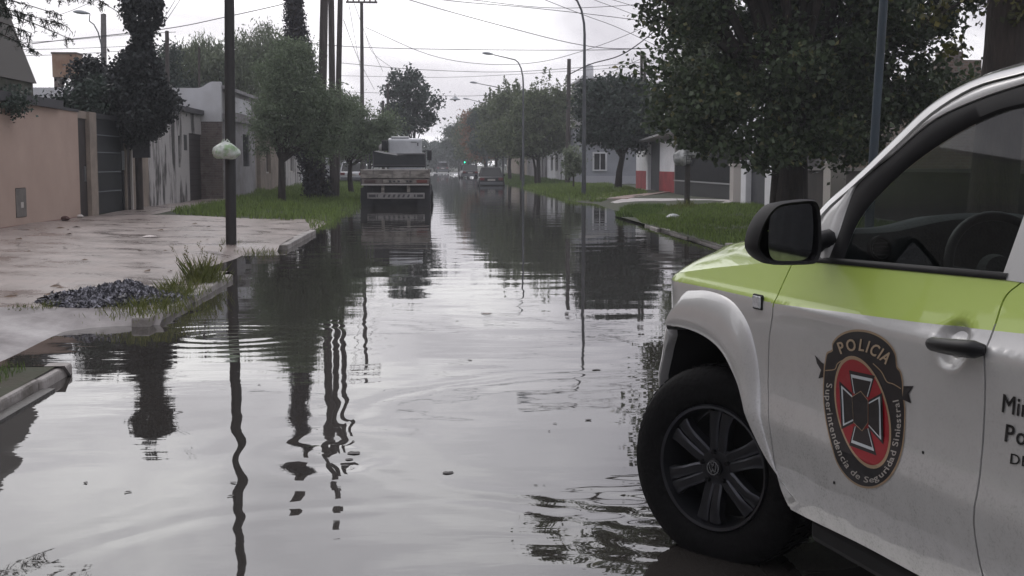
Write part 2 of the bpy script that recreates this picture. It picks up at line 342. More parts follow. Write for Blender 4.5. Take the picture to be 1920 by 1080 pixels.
# ------------------------------------------------------------------ grass and weeds
grass_m = leafmat('grass_blades', '48592c', '7b9048', .25, .6)
grass_d = leafmat('grass_blades_dark', '3f5025', '67803d', .2, .6)
def blades(P, H, W, lean=.35):
    n = len(P); a = rng.uniform(0, 2 * math.pi, n); s = np.stack([np.cos(a), np.sin(a), np.zeros(n)], 1) * (W * rng.uniform(.6, 1.3, n))[:, None]
    b = rng.uniform(0, 2 * math.pi, n); hh = H * rng.uniform(.5, 1.3, n); ln = hh * lean * rng.uniform(.3, 1.6, n)
    tip = P + np.stack([np.cos(b) * ln, np.sin(b) * ln, hh], 1); mid = P * .45 + tip * .55; mid[:, 2] += hh * .08
    return np.stack([P - s * .5, P + s * .5, mid + s * .35, tip], 1), np.stack([P - s * .5, mid + s * .35, tip, mid - s * .35], 1)
def grass(n, poly, zf, H, W, m, clump=0.0):
    xs = [q[0] for q in poly]; ys = [q[1] for q in poly]; out = []
    tot = 0
    while tot < n:
        k = n * 2; x = rng.uniform(min(xs), max(xs), k); y = rng.uniform(min(ys), max(ys), k); ins = np.zeros(k, bool); j = len(poly) - 1
        for i in range(len(poly)):
            xi, yi = poly[i]; xj, yj = poly[j]
            if yi != yj: ins ^= ((yi > y) != (yj > y)) & (x < (xj - xi) * (y - yi) / (yj - yi) + xi)
            j = i
        keep = np.sin(x * 2.3 + 1.3 * np.sin(y * 1.1)) * np.sin(y * 1.7 + x) + rng.uniform(-1, 1, k) > -1.0 + clump
        x = x[ins & keep]; y = y[ins & keep]; out.append(np.stack([x, y], 1)); tot += len(x)
    XY = np.concatenate(out)[:n]; z = np.array([zf(a, b) for a, b in XY]) - .01
    P = np.c_[XY, z]; P = P[z > -.03]; hv = H * (1 + .5 * np.sin(P[:, 0] * 1.9) * np.sin(P[:, 1] * .8))
    q, _ = blades(P, hv, W); return q
def stuff(name, q, m, label):
    o = qmesh(name, q, m); return tag(o, label, 'grass', kind='stuff')
stuff('grass', grass(14000, [(-2.66, 5.5), (-2.66, 8.35), (-3.3, 8.5), (-5.5, 8.5), (-5.5, 5.5)], zl, .055, .006, grass_d), grass_d, 'small grass patch behind the kerb at the near left corner')
gl_ = [(-8.1, 48), (-6.9, 47), (-6.85, 33), (-6.2, 31.0), (-3.2, 30.6), (-2.75, 27.5), (-2.5, 31), (-2.55, 100), (-8.0, 100)]
stuff('grass', grass(60000, [(q[0], q[1]) for q in gl_], zl, .16, .022, grass_m), grass_m, 'green grass verge under the trees on the left of the flooded street')
stuff('grass', grass(60000, [(4.75, 9), (4.75, 20.5), (4.68, 29.5), (5.0, 33), (6.4, 36.5), (9.0, 36), (9.2, 9)], zr, .11, .016, grass_m), grass_m, 'green grass corner behind the broken kerb on the right, beside the pickup')
stuff('grass', grass(24000, [(4.55, 50), (5.8, 46), (8.5, 52), (9.2, 62), (9.2, 75), (4.6, 78)], zr, .13, .03, grass_m), grass_m, 'rounded grass island around the grey lamp post on the right')
stuff('grass', grass(12000, [(4.5, 78), (9.2, 78), (9.2, 150), (4.5, 150)], zr, .16, .06, grass_d), grass_d, 'distant grass verge below the row of trees on the right')
stuff('grass', grass(9000, [(4.65, 33), (5.2, 32), (6.5, 36.5), (5.6, 38), (4.9, 36.5)], zr, .13, .018, grass_d), grass_d, 'ragged grass at the water edge just left of the bag post')
weed_m = leafmat('weed_blades', '4d5a2c', '7d8046', .25, .6)
def weed(name, x, y, n, H, r, label, m=None, stalks=0, group=None, ry=None):
    t_ = thing(name, label, 'weed', (x, y, zl(x, y) if x < 0 else zr(x, y)), group=group)
    P = np.c_[rng.normal(0, r, n), rng.normal(0, ry or r * 1.3, n), np.zeros(n) - .01]
    q, q2 = blades(P, H * np.exp(-((P[:, 0] / r) ** 2 + (P[:, 1] / (ry or r * 1.3)) ** 2) / 4) + H * .15, .007, .5)
    qmesh('blades', np.concatenate([q, q2]), m or weed_m, t_)
    if stalks:
        mb = MB()
        for i in range(stalks):
            a = random.gauss(0, r * .8); b = random.gauss(0, r * .8); l = H * random.uniform(1.0, 1.75); dx_ = random.uniform(-.22, .12); dy_ = random.uniform(-.1, .1)
            pts = [(a + dx_ * s_ ** 1.6, b + dy_ * s_, l * s_) for s_ in (0, .35, .7, 1)]
            mb.tube(pts, [.003, .0025, .002, .001], 4)
            e_ = Vector(pts[-1])
            for k in range(7): mb.box(e_ + Vector((random.uniform(-.02, .02), random.uniform(-.02, .02), -k * .012)), (.012, .004, .014), random.random() * 3)
        mb.build('stalk', mat('dry_stalk', '6a6644', .8), t_)
    return t_
a = gp(378, 520, .12); weed('weed_clump', a.x, a.y, 420, .26, .13, 'tallest weed clump with seed stalks on the kerb, behind the ash heap', stalks=12)
a = gp(280, 575, .12); weed('weed_clump', a.x, a.y, 600, .11, .22, 'low spreading weeds at the right foot of the ash heap', ry=.35)
a = gp(325, 548, .12); weed('weed_clump', a.x, a.y, 420, .15, .16, 'medium weed clump on the kerb between ash heap and tall weeds', ry=.4)
a = gp(90, 572, .13); weed('weed_clump', a.x, a.y, 90, .07, .09, 'small weed tuft in the pavement joint left of the ash heap')
a = gp(40, 573, .13); weed('weed_clump', a.x, a.y, 60, .05, .08, 'tiny weed tuft in the pavement joint at the left edge')
a = gp(485, 463, .1); weed('weed_clump', a.x, a.y, 260, .13, .3, 'flat weeds on the pavement edge right of the dark pole', ry=.3)
a = gp(432, 452, .13); weed('weed_clump', a.x, a.y - .1, 70, .13, .1, 'weeds round the foot of the dark pole')
a = gp(1285, 392, .18); weed('weed_clump', a.x, a.y, 260, .25, .3, 'tall grass tuft round the foot of the bag post')

# ------------------------------------------------------------------ ash heap, litter
def heap():
    c = gp(205, 556, .13); nx, ny = 90, 60; rows = []
    for j in range(ny + 1):
        row = []
        for i in range(nx + 1):
            u, v = i / nx * 2 - 1, j / ny * 2 - 1
            x, y = u * .62, v * .80
            e_ = max(0, 1 - (u * u * 1.05 + v * v * 1.1 + .16 * math.sin(7 * u + 2) * math.cos(5 * v)))
            n_ = .5 + .5 * math.sin(23 * u + 9 * v + 3 * math.sin(11 * v)) * math.sin(31 * v - 7 * u + 2 * math.sin(17 * u))
            z = .19 * e_ ** .8 * (.35 + .65 * n_) * (.75 + .25 * math.sin(4 * u + 1)) + (random.uniform(-.022, .022) if e_ > 0 else -.03)
            row.append((x + random.uniform(-.007, .007), y + random.uniform(-.009, .009), z))
        rows.append(row)
    m = mat('ash', '2a2a30', .85, 'a5a5ae', 26, thr=(.47, .66), bump=1, bscale=70, detail=9)
    t_ = thing('ash_heap', 'heap of burnt black and grey rubbish on the pink pavement near the kerb', 'rubbish', (c.x, c.y, zl(c.x, c.y) + .0), R(-12))
    MB().loft(rows).build('ash', m, t_, smooth=20)
    mb = MB()
    for i in range(1500):
        a_ = random.uniform(0, 6.28); r_ = math.sqrt(random.random()); x, y = math.cos(a_) * r_ * .62, math.sin(a_) * r_ * .78
        z = .12 * max(0, 1 - r_ * r_) ** .8 * (.6 + .4 * math.sin(9 * x + 5 * y))
        M_ = Matrix.Rotation(random.uniform(-.7, .7), 3, 'X') @ Matrix.Rotation(random.uniform(-.6, .6), 3, 'Y') @ Matrix.Rotation(random.random() * 3, 3, 'Z')
        l_, w_ = random.uniform(.008, .07) * random.random() ** .7, random.uniform(.006, .022); q4 = [M_ @ Vector((l_ * a2 * random.uniform(.4, 1), w_ * b2_ * random.uniform(.4, 1), random.uniform(-.012, .012))) + Vector((x, y, z * .9 + .012)) for a2, b2_ in ((-1, -1), (1, -1), (1, 1), (-1, 1))]; mb.add(q4, [(0, 1, 2, 3)], random.choice((0, 0, 0, 1)))
    mb.build('charred_scrap', [mat('char', '202027', .45), mat('grey_ash', '8a8a94', .8)], t_)
heap()
leaf_brown = mat('fallen_leaf', '4a3a2c', .7, '6b5138', 8)
mb0 = None
lf = None
for i in range(46):
    px = random.uniform(20, 520); py = random.uniform(398, 560)
    q = gp(px, py, .15)
    if q.x < -8 or (q.y > 30) or q.x > -2.8: continue
    if lf is None:
        mb = MB(); s_ = .055
        mb.add([(-s_, 0, .006), (0, s_ * .5, .022), (s_, 0, .008), (0, -s_ * .5, .004)], [(0, 1, 2), (0, 2, 3)])
        lf = mb.build('fallen_leaf', leaf_brown); tag(lf, 'brown fallen leaf lying on the pink pavement', 'leaf', 'fallen leaves on the left pavement')
        o = lf
    else: o = lf.copy(); col.objects.link(o)
    o.location = (q.x, q.y, zl(q.x, q.y) + .004); o.rotation_euler = (0, 0, random.random() * 6); k = random.uniform(.6, 1.7); o.scale = (k, k, k)
fl = [(840, 887, .026, 'dark leaf floating alone in the middle of the flood water', 1), (663, 850, .036, 'largest dark leaf floating beside the wavering pole reflections', 1), (655, 862, .02, 'small dark leaf floating just below the largest one', .8), (647, 874, .018, 'lowest small leaf of the floating trio', .7),
      (1118, 694, .03, 'curled leaf floating on the water left of the pickup fender', 1), (912, 588, .05, 'pale wet leaf floating in mid street', 1), (1103, 788, .02, 'tiny speck of leaf floating left of the pickup wheel', 1), (881, 676, .018, 'tiny dark speck floating below the pale leaf', 1)]
for px, py, s_, lb, k in fl:
    q = gp(px, py); mb = MB(); pts = []
    for i in range(9):
        a_ = i / 9 * 6.283; rr = s_ * (.6 + .4 * abs(math.cos(a_)) + random.uniform(-.12, .12)); pts.append((math.cos(a_) * rr, math.sin(a_) * rr * 1.3, random.uniform(.001, .004)))
    mb.add(pts + [(0, 0, .006)], [(i, (i + 1) % 9, 9) for i in range(9)])
    o = mb.build('floating_leaf', mat('wet_leaf', '1d1714', .5) if px != 912 else mat('pale_leaf', '8a7f78', .5)); o.location = (q.x, q.y, 0.001); tag(o, lb, 'leaf')
for i in range(26):
    px, py = random.choice([(random.uniform(330, 560), random.uniform(560, 700)), (random.uniform(600, 1180), random.uniform(520, 1000)), (random.uniform(160, 500), random.uniform(720, 1000))])
    q = gp(px, py)
    if i == 0:
        mb = MB(); pts = [(math.cos(k) * .012 * (1 + .3 * math.sin(3 * k)), math.sin(k) * .02, .002 + .002 * (k % 2)) for k in range(7)]; mb.add(pts, [tuple(range(7))]); o = mb.build('floating_leaf', MATS['wet_leaf']); tag(o, 'one of the tiny dark leaf bits scattered over the water', 'leaf', 'tiny leaf bits on the flood water'); l0_ = o
    else: o = l0_.copy(); col.objects.link(o)
    o.location = (q.x, q.y, .001); k = random.uniform(.4, 1.3); o.scale = (k, k, 1); o.rotation_euler.z = random.random() * 6
# small stone pieces / litter
def blob(name, q, s_, m, label, cat, sq=.5, n=10, parent=None, seed=0):
    rd = random.Random(seed); mb = MB(); rows = []
    for i in range(n + 1):
        th = math.pi * i / n; rows.append([(math.sin(th) * math.cos(p_ / n * 6.283) * s_ * rd.uniform(.75, 1.2), math.sin(th) * math.sin(p_ / n * 6.283) * s_ * rd.uniform(.75, 1.2), math.cos(th) * s_ * sq + s_ * sq * .8) for p_ in range(n)])
    o = mb.loft(rows, closed=True).build(name, m, parent, smooth=40); o.location = q
    if label: tag(o, label, cat)
    return o
q = gp(62 + 220, 442, .15); q.z = zl(q.x, q.y)
bag_m = mat('plastic_bag', 'c9cfc8', .35, '9aa89a', 6, thr=(.4, .6), bump=.8, bscale=30)
mb = MB(); mb.add([(-.16, -.1, .01), (.15, -.12, .03), (.17, .1, .01), (-.13, .12, .03), (0, 0, .05)], [(0, 1, 4), (1, 2, 4), (2, 3, 4), (3, 0, 4)])
o = mb.build('crumpled_wrapper', mat('wrapper', 'a69c98', .4)); o.location = q; tag(o, 'flattened pale wrapper lying on the pink pavement left of the dark pole', 'litter')
q = gp(1262, 405, .2); q.z = zr(q.x, q.y) + .03
blob('litter_bag', q, .15, mat('white_plastic', 'cfd2d2', .4, '9fa2a2', 8, bump=.6), 'small white plastic bag dropped on the grass below the bag post', 'bag', .5, 10, None, 3)
for i, (px, py, lb) in enumerate([(120, 411, 'small rubble piece at the foot of the pink wall'), (150, 409, 'pale stone beside the brown side door step'), (122, 414, 'dark red brick chip by the pink wall')]):
    q = gp(px, py, .2); q.z = zl(q.x, q.y); blob('stone', q, .06 + .02 * i, mat('stone_chip%d' % i, ('8d8680', 'b5b0aa', '4a2c26')[i], .8), lb, 'stone', .6, 6, None, i)

# ------------------------------------------------------------------ buildings
def ax(px, py, X):
    r = ray(px, py); t_ = X / r.x; return Vector((0, 0, CAMZ)) + r * t_
def wallx(name, X, th, y0, y1, z0, z1, ops, m, parent, bevel=0):   # wall lying in the plane X, thickness away from the street (sign of th)
    mb = MB(); ys = sorted(set([y0, y1] + [o[0] for o in ops] + [o[1] for o in ops]))
    for a_, b_ in zip(ys, ys[1:]):
        cur = z0
        for o in sorted([o for o in ops if o[0] <= a_ + 1e-6 and o[1] >= b_ - 1e-6], key=lambda q: q[2]):
            if o[2] > cur + 1e-4: mb.b2((X, a_, cur), (X + th, b_, o[2]))
            cur = o[3]
        if z1 > cur + 1e-4: mb.b2((X, a_, cur), (X + th, b_, z1))
    return mb.build(name, m, parent)
def part(name, lo, hi, m, parent, bevel=0, label=None):
    o = MB().b2(lo, hi).build(name, m, parent, bevel=bevel)
    if label: o['label'] = label
    return o
pink = mat('pink_plaster', 'ae998c', .8, '9f8a7d', .9, thr=(.3, .75), bump=.3, bscale=40)
darkm = mat('dark_steel', '26282b', .5, '1b1c1f', 3, bump=.1)
peel = mat('peeling_plaster', 'a9a6a4', .85, '3d3b39', 1.3, thr=(.50, .60), bump=.5, bscale=20, stretch=(1, 1.5, .42), detail=9)
greyp = mat('grey_plaster', '8f8e90', .85, '726f6e', 1.1, bump=.3, bscale=30)
whitep = mat('white_plaster', 'c4c5c8', .8, 'a6a6a6', .8, thr=(.35, .8), bump=.2)
beigep = mat('beige_plaster', '8f8377', .85, '6b625a', 1.3, thr=(.4, .7), bump=.3)
brown_door = mat('brown_wood', '2c2220', .6, '201917', 4, stretch=(4, 4, .6))
brick_g = brickmat('old_brick', '6d5f5a', '5c504c', '6f6a66', 1, .26, .08, .012, rot=(R(90), 0, 0))
brick_r = brickmat('red_brick', '6b5648', '5d4a3f', '6e665e', 1, .26, .08, .012, rot=(R(90), 0, 0))
WX = -8.2
Yp = lambda px: ax(px, 300, WX).y
y165, y178, y236, y250, y272, y355, y384, y391 = [Yp(a_) for a_ in (165, 178, 236, 250, 272, 355, 384, 391)]
y148 = Yp(148)
h1 = thing('garden_wall', 'smooth pink rendered street wall with dark coping and a low meter cover', 'wall', (WX, 24, .15))
def rel(o, par): o.matrix_parent_inverse = Matrix.Translation(par.location).inverted(); return o
def P_(par): return par
def wpart(o, par): o.parent = par; o.matrix_parent_inverse = Matrix.Translation(-Vector(par.location)); return o
wpart(wallx('wall', WX, -.25, 8, y148, -.1, 2.58, [(ax(15, 0, WX).y, ax(35, 0, WX).y, .36, .94)], pink, None), h1)
wpart(part('coping', (WX + .12, 8, 2.58), (WX - .45, Yp(112), 2.76), mat('dark_coping', '3b3b3e', .7), None), h1)
wpart(part('coping', (WX + .03, Yp(112), 2.58), (WX - .3, y148, 2.64), mat('dark_coping', '3b3b3e', .7), None), h1)
mc = part('meter_cover', (WX + .012, ax(15, 0, WX).y + .01, .37), (WX - .04, ax(35, 0, WX).y - .01, .93), mat('meter_steel', '57534f', .6, '6d6863', 5), None); wpart(mc, h1)
k = part('meter_label', (WX + .016, ax(24, 0, WX).y, .55), (WX + .013, ax(29, 0, WX).y, .66), mat('pale_label', 'b0aba5', .6), None); k.parent = mc
wpart(part('plinth', (WX + .02, 8, -.1), (WX, y148, .22), mat('pink_plinth', '82675f', .8), None), h1)

h2 = thing('gateway', 'beige gateway pillars framing a narrow brown side door next to the pink wall', 'gateway', (WX, 30, .15))
wpart(part('lintel', (WX, y148, 2.45), (WX - .25, y165, 2.62), beigep, None), h2)
wpart(part('door', (WX - .04, y148, .1), (WX - .08, y165, 2.45), brown_door, None), h2)
wpart(part('handle', (WX - .0, Yp(160), 1.0), (WX - .04, Yp(161), 1.35), mat('steel_bright', '9a9c9e', .3, metal=.8), None), h2)
wpart(part('pillar', (WX + .06, y165, -.1), (WX - .3, y178, 2.62), beigep, None), h2)

h3 = thing('metal_gate', 'dark sheet metal driveway gate with thin pale rails behind the vine', 'gate', (WX, 32, .15))
wpart(part('panel', (WX - .1, y178 + .02, .16), (WX - .15, y236 - .02, 2.5), mat('gate_sheet', '16191c', .5, '1f2326', 3, bump=.2), None), h3)
for z_ in (.72, 1.2, 1.68, 2.1): wpart(part('rail', (WX - .06, y178 + .05, z_), (WX - .1, y236 - .3, z_ + .022), mat('gate_rail', '6f7376', .5), None), h3)
wpart(part('handle', (WX - .02, Yp(234), 1.25), (WX - .08, Yp(235), 1.75), MATS['steel_bright'], None), h3)
wpart(part('gate_frame', (WX - .05, y236 - .1, .1), (WX - .2, y236, 2.6), darkm, None), h3)
wpart(part('header', (WX, y178, 2.5), (WX - .2, y236, 2.62), darkm, None), h3)

h4 = thing('doorway_wall', 'pale grey doorway with a brown door right of the dark metal gate', 'wall', (WX, 35, .15))
wpart(wallx('wall', WX, -.3, y236, y272 + .4, -.1, 2.75, [(Yp(238), Yp(248), 0, 2.5)], beigep, None), h4)
wpart(part('door', (WX - .05, Yp(238), .1), (WX - .09, Yp(248), 2.5), brown_door, None), h4)
wpart(part('frame', (WX + .01, Yp(248) - .10, .1), (WX - .045, Yp(248) - .002, 2.5), MATS['pale_label'], None), h4)

h5 = thing('garage_front', 'mould stained white garage front with peeling plaster and brown door', 'garage', (WX, 40, .15))
g0, g1, zt = y272 + .4, y391, 3.08
wpart(wallx('wall', WX, -.3, g0, g1, -.1, zt, [(y355, y384, 0, 2.42), (Yp(335), Yp(338.5), 1.3, 2.3), (Yp(345.5), Yp(351), 1.85, 2.35)], peel, None), h5)
wpart(part('door', (WX - .05, y355, .1), (WX - .10, y384, 2.42), brown_door, None), h5)
fr = MB(); 
for zz_ in np.arange(.3, 2.4, .19): fr.b2((WX - .035, y355, zz_), (WX - .049, y384, zz_ + .02))
wpart(fr.build('slats', mat('door_slat', '241a18', .7), None), h5)
wpart(part('slit_window', (WX - .04, Yp(335), 1.3), (WX - .06, Yp(338.5), 2.3), mat('dark_glass', '14171a', .1), None), h5)
wpart(part('intercom', (WX + .01, Yp(345.5), 1.85), (WX - .1, Yp(351), 2.35), darkm, None), h5)
wpart(part('coping', (WX + .12, g0, zt), (WX - .4, g1 + .1, zt + .16), mat('dark_coping', '3b3b3e', .7), None), h5)
wpart(part('side_wall', (WX - .3, g1 - .25, 0), (-14, g1, zt), peel, None), h5)
wpart(part('roof', (WX - .4, g0 - .3, zt - .12), (-14, g1, zt + .05), mat('roof_slab', '55534f', .9), None), h5)

# steep gable at the left edge
gh = thing('gabled_house', 'mossy grey house gable with a steep roof edge at the left border', 'house', (-11.5, 27, .2))
A_ = lambda px, py, Y=27.2: at(px, py, Y)
p0, p1, p2 = A_(2, 18), A_(62, 170), A_(30, 92)
sec = [(-16.5, 0), (p1.x, 0), (p1.x, p1.z), (p2.x - .03, p2.z), (p0.x, p0.z), (p0.x - 2.4, p0.z + 3.8), (-14.6, p0.z), (-16.5, p1.z)]
wpart(MB().prism(sec, ((1, 0, 0), (0, 0, 1)), (0, 27.2, .2), (0, -13, 0)).build('wall', mat('mossy_stucco', '59594f', .95, '34372f', 1.1, thr=(.35, .65), bump=.8, bscale=12), None), gh)
edge = [(p1.x + .05, p1.z - .05), (p2.x + .04, p2.z), (p0.x + .04, p0.z), (p0.x - 2.36, p0.z + 3.85), (p0.x - 2.5, p0.z + 3.8), (p0.x - .08, p0.z), (p2.x - .08, p2.z), (p1.x - .08, p1.z - .05)]
wpart(MB().prism(edge, ((1, 0, 0), (0, 0, 1)), (0, 27.3, .2), (0, -13.3, 0)).build('roof', mat('roof_slab', '55534f', .9), None), gh)

# brick water tank on legs
q = at(127, 125, 52)
wt = thing('water_tank', 'square brick water tank standing on legs above the ivy', 'water tank', (q.x, 52, 0))
hw = (148 - 105) / 2 / 2400 * 52; zt0, zt1 = at(127, 146, 52).z, at(127, 103, 52).z
MB().b2((-hw, -hw, zt0), (hw, hw, zt1)).build('tank', mat('tank_render', '8a6c58', .85, '9d8a78', 1.6, bump=.3), wt)
MB().b2((-hw * 1.06, -hw * 1.06, zt1), (hw * 1.06, hw * 1.06, zt1 + .07)).build('lid', mat('tank_lid', '5a4f48', .9), wt)
for sx in (-1, 1):
    for sy in (-1, 1): MB().b2((sx * hw * .55, sy * hw * .8, 2), (sx * hw * .95, sy * hw * .45, zt0)).build('leg', MATS['old_brick'], wt)
MB().b2((-hw * 2, -1.5, 0), (hw * 2, 2.5, 3.2)).build('base', MATS['mossy_stucco'], wt)

# white house with stepped parapet
HX = -7.5; hb = thing('house', 'white parapet house with brick side wall and barred window behind the dark pole', 'house', (HX, 45, .15))
zu = at(400, 228, 45).z; z1_, z2_ = at(350, 165, 45).z, at(410, 153, 45).z
wpart(part('brick_side_wall', (-15, 45, -.1), (HX, 45.3, zu), brick_g, None), hb)
xs_ = [at(a_, 200, 45).x for a_ in (372, 400)]
pr = [(-15, zu), (HX - .0, zu), (HX - .0, z2_), (xs_[1], z2_)] + [(xs_[1] + (xs_[0] - xs_[1]) * i / 6, z2_ + (z1_ - z2_) * sm(i / 6, 0, 1)) for i in range(1, 7)] + [(-15, z1_)]
wpart(MB().prism(pr, ((1, 0, 0), (0, 0, 1)), (0, 44.98, 0), (0, .28, 0)).build('parapet', whitep, None), hb)
wy0, wy1 = ax(450, 0, HX).y, ax(462, 0, HX).y
wpart(wallx('facade', HX, -.3, 45.3, 53, -.1, 4.0, [(wy0, wy1, 1.32, 2.55)], greyp, None), hb)
wpart(part('window', (HX - .06, wy0, 1.32), (HX - .09, wy1, 2.55), MATS['dark_glass'], None), hb)
gb = MB()
for i in range(5): gb.b2((HX - .02, wy0 + (wy1 - wy0) * (i + .5) / 5 - .012, 1.32), (HX - .04, wy0 + (wy1 - wy0) * (i + .5) / 5 + .012, 2.55))
wpart(gb.build('window_bars', darkm, None), hb)
wpart(part('cornice', (HX + .12, 45.2, 2.95), (HX, 53, 3.15), greyp, None), hb)
wpart(part('cornice', (HX + .15, 45.2, 4.0), (HX - .35, 53, 4.12), greyp, None), hb)
wpart(part('panel', (HX + .02, 46.4, 3.3), (HX, 52, 3.85), whitep, None), hb)
wpart(part('roof', (-15, 45.3, 3.5), (HX - .3, 53, 3.6), MATS['roof_slab'], None), hb)
def shop(x, y0, y1, H, m, label, name='house', doors=(), wins=(), sgn=-1, cat='house', deep=6, roofc='55534f'):
    t_ = thing(name, label, cat, (x, y0, .15)); ops = [(a_, b_, 0, 2.15) for a_, b_ in doors] + [(a_, b_, c_, d_) for a_, b_, c_, d_ in wins]
    wpart(wallx('wall', x, sgn * .25, y0, y1, -.1, H, ops, m, None), t_)
    for a_, b_ in doors: wpart(part('door', (x + sgn * .15, a_, 0), (x + sgn * .18, b_, 2.15), brown_door, None), t_)
    for a_, b_, c_, d_ in wins:
        wd = part('window', (x + sgn * .15, a_, c_), (x + sgn * .17, b_, d_), MATS['dark_glass'], None); wpart(wd, t_)
        f_ = MB(); f_.b2((x + sgn * .1, a_, c_), (x + sgn * .149, b_, c_ + .06)).b2((x + sgn * .1, a_, d_ - .06), (x + sgn * .149, b_, d_)).b2((x + sgn * .1, (a_ + b_) / 2 - .03, c_ + .06), (x + sgn * .149, (a_ + b_) / 2 + .03, d_ - .06))
        f_.build('frame', MATS['pale_label']).parent = wd
    wpart(part('side_wall', (x + sgn * .25, y0, -.1), (x + sgn * deep, y0 + .2, H), m, None), t_)
    wpart(part('roof', (x - sgn * .1, y0 - .1, H), (x + sgn * deep, y1, H + .14), mat('roof_' + roofc, roofc, .9), None), t_)
    return t_
shop(-7.6, 53.2, 62, 2.9, beigep, 'low beige house with brown door behind the bushy street tree', doors=[(54, 55.2)], wins=[(57, 58.6, 1, 2.1)])
shop(-7.7, 62.2, 72, 3.3, peel, 'stained pale house behind the ivy covered trunk', doors=[(64, 65)], wins=[(67, 69, 1, 2.1)])
shop(-7.6, 80, 98, 2.6, whitep, 'low white house front left of the truck behind thin trunks', doors=[(84, 85)], wins=[(88, 90, 1, 2)])
shop(-7.8, 104, 135, 3.2, greyp, 'distant grey house row on the left beyond the truck', wins=[(110, 112, 1, 2.2), (118, 120, 1, 2.2)])

# right side: blue-grey house facing the camera
bm_ = mat('blue_grey_render', '8b8e94', .8, '7e8186', 1.0, bump=.15)
bh = thing('house', 'blue grey house with white framed window behind the lamp post', 'house', (8.3, 75, .2))
def wally(name, Yw, th, x0, x1, z0, z1, ops, m, parent):
    mb = MB(); xs = sorted(set([x0, x1] + [o[0] for o in ops] + [o[1] for o in ops]))
    for a_, b_ in zip(xs, xs[1:]):
        cur = z0
        for o in sorted([o for o in ops if o[0] <= a_ + 1e-6 and o[1] >= b_ - 1e-6], key=lambda q: q[2]):
            if o[2] > cur + 1e-4: mb.b2((a_, Yw, cur), (b_, Yw + th, o[2]))
            cur = o[3]
        if z1 > cur + 1e-4: mb.b2((a_, Yw, cur), (b_, Yw + th, z1))
    o = mb.build(name, m); wpart(o, parent); return o
wa, wb = at(1114, 318, 75), at(1135, 288, 75)
wally('wall', 75, .3, 8.3, 17, .2, 3.55, [(wa.x, wb.x, wa.z, wb.z)], bm_, bh)
wpart(part('plinth', (8.28, 74.94, 0), (17, 75, .72), mat('pale_plinth', '9b9ca2', .8), None), bh)
wpart(part('cornice', (8.2, 74.8, 2.62), (17, 75, 2.75), MATS['pale_label'], None), bh)
wpart(part('cornice', (8.2, 74.85, 3.55), (17, 75.4, 3.68), MATS['pale_label'], None), bh)
wd = part('window', (wa.x, 75.15, wa.z), (wb.x, 75.17, wb.z), MATS['dark_glass'], None); wpart(wd, bh)
f_ = MB(); f_.b2((wa.x - .1, 74.95, wa.z - .08), (wa.x, 75.1, wb.z + .1)).b2((wb.x, 74.95, wa.z - .08), (wb.x + .1, 75.1, wb.z + .1)).b2((wa.x, 74.95, wb.z), (wb.x, 75.1, wb.z + .1)).b2((wa.x, 74.93, wa.z - .08), (wb.x, 75.1, wa.z)).b2((wa.x + .33, 75.05, wa.z), (wa.x + .38, 75.14, wb.z))
f_.build('frame', MATS['white_plaster']).parent = wd
wpart(part('street_wall', (8.3, 75.3, .2), (8.55, 84, 3.55), bm_, None), bh)
wpart(part('roof', (8.4, 75.3, 3.56), (17, 84, 3.66), MATS['roof_slab'], None), bh)
ub = thing('building', 'pale two storey building with roof water tank behind the blue grey house', 'building', (11, 90, 0))
za_, zb_ = 0, at(1110, 148, 90).z; xa_, xb_ = at(1093, 200, 90).x, at(1150, 200, 90).x
wally('wall', 90, 8, xa_, xb_, 0, zb_, [], greyp, ub)
wpart(part('parapet', (xa_ - .1, 89.9, zb_), (xb_ + .1, 98, zb_ + .15), whitep, None), ub)
wpart(part('window', (xa_ + 1, 89.9, 4.6), (xa_ + 2, 89.99, 5.7), MATS['dark_glass'], None), ub)
q = at(1104, 148, 92); t_ = thing('roof_tank', 'white cylindrical water tank on the roof beside the tall wooden pole', 'water tank', (q.x, 92, zb_ + .15))
MB().lathe([(0, 0), (.3, 0), (.3, .12), (.33, .14), (.33, .85), (.30, .92), (.12, 1.0), (.12, 1.05), (0, 1.05)], 20).build('tank', whitep, t_, smooth=40)
for a_ in range(4): MB().tube([(.3 * math.cos(a_ * 1.57 + .78), .3 * math.sin(a_ * 1.57 + .78), -.15), (.3 * math.cos(a_ * 1.57 + .78), .3 * math.sin(a_ * 1.57 + .78), .02)], .03, 6).build('leg', darkm, t_)
shop(8.4, 86, 100, 3.0, whitep, 'white house front seen through the row of street trees', doors=[(88, 89)], wins=[(91, 93, .9, 2.1), (95, 97, .9, 2.1)], sgn=1)
shop(8.3, 101, 122, 3.2, greyp, 'grey house behind the far end of the right tree row', doors=[(103, 104)], wins=[(108, 110, 1, 2.1)], sgn=1)
shop(8.4, 124, 160, 2.9, beigep, 'furthest beige house on the right beyond the parked car', wins=[(130, 132, 1, 2.1)], sgn=1)

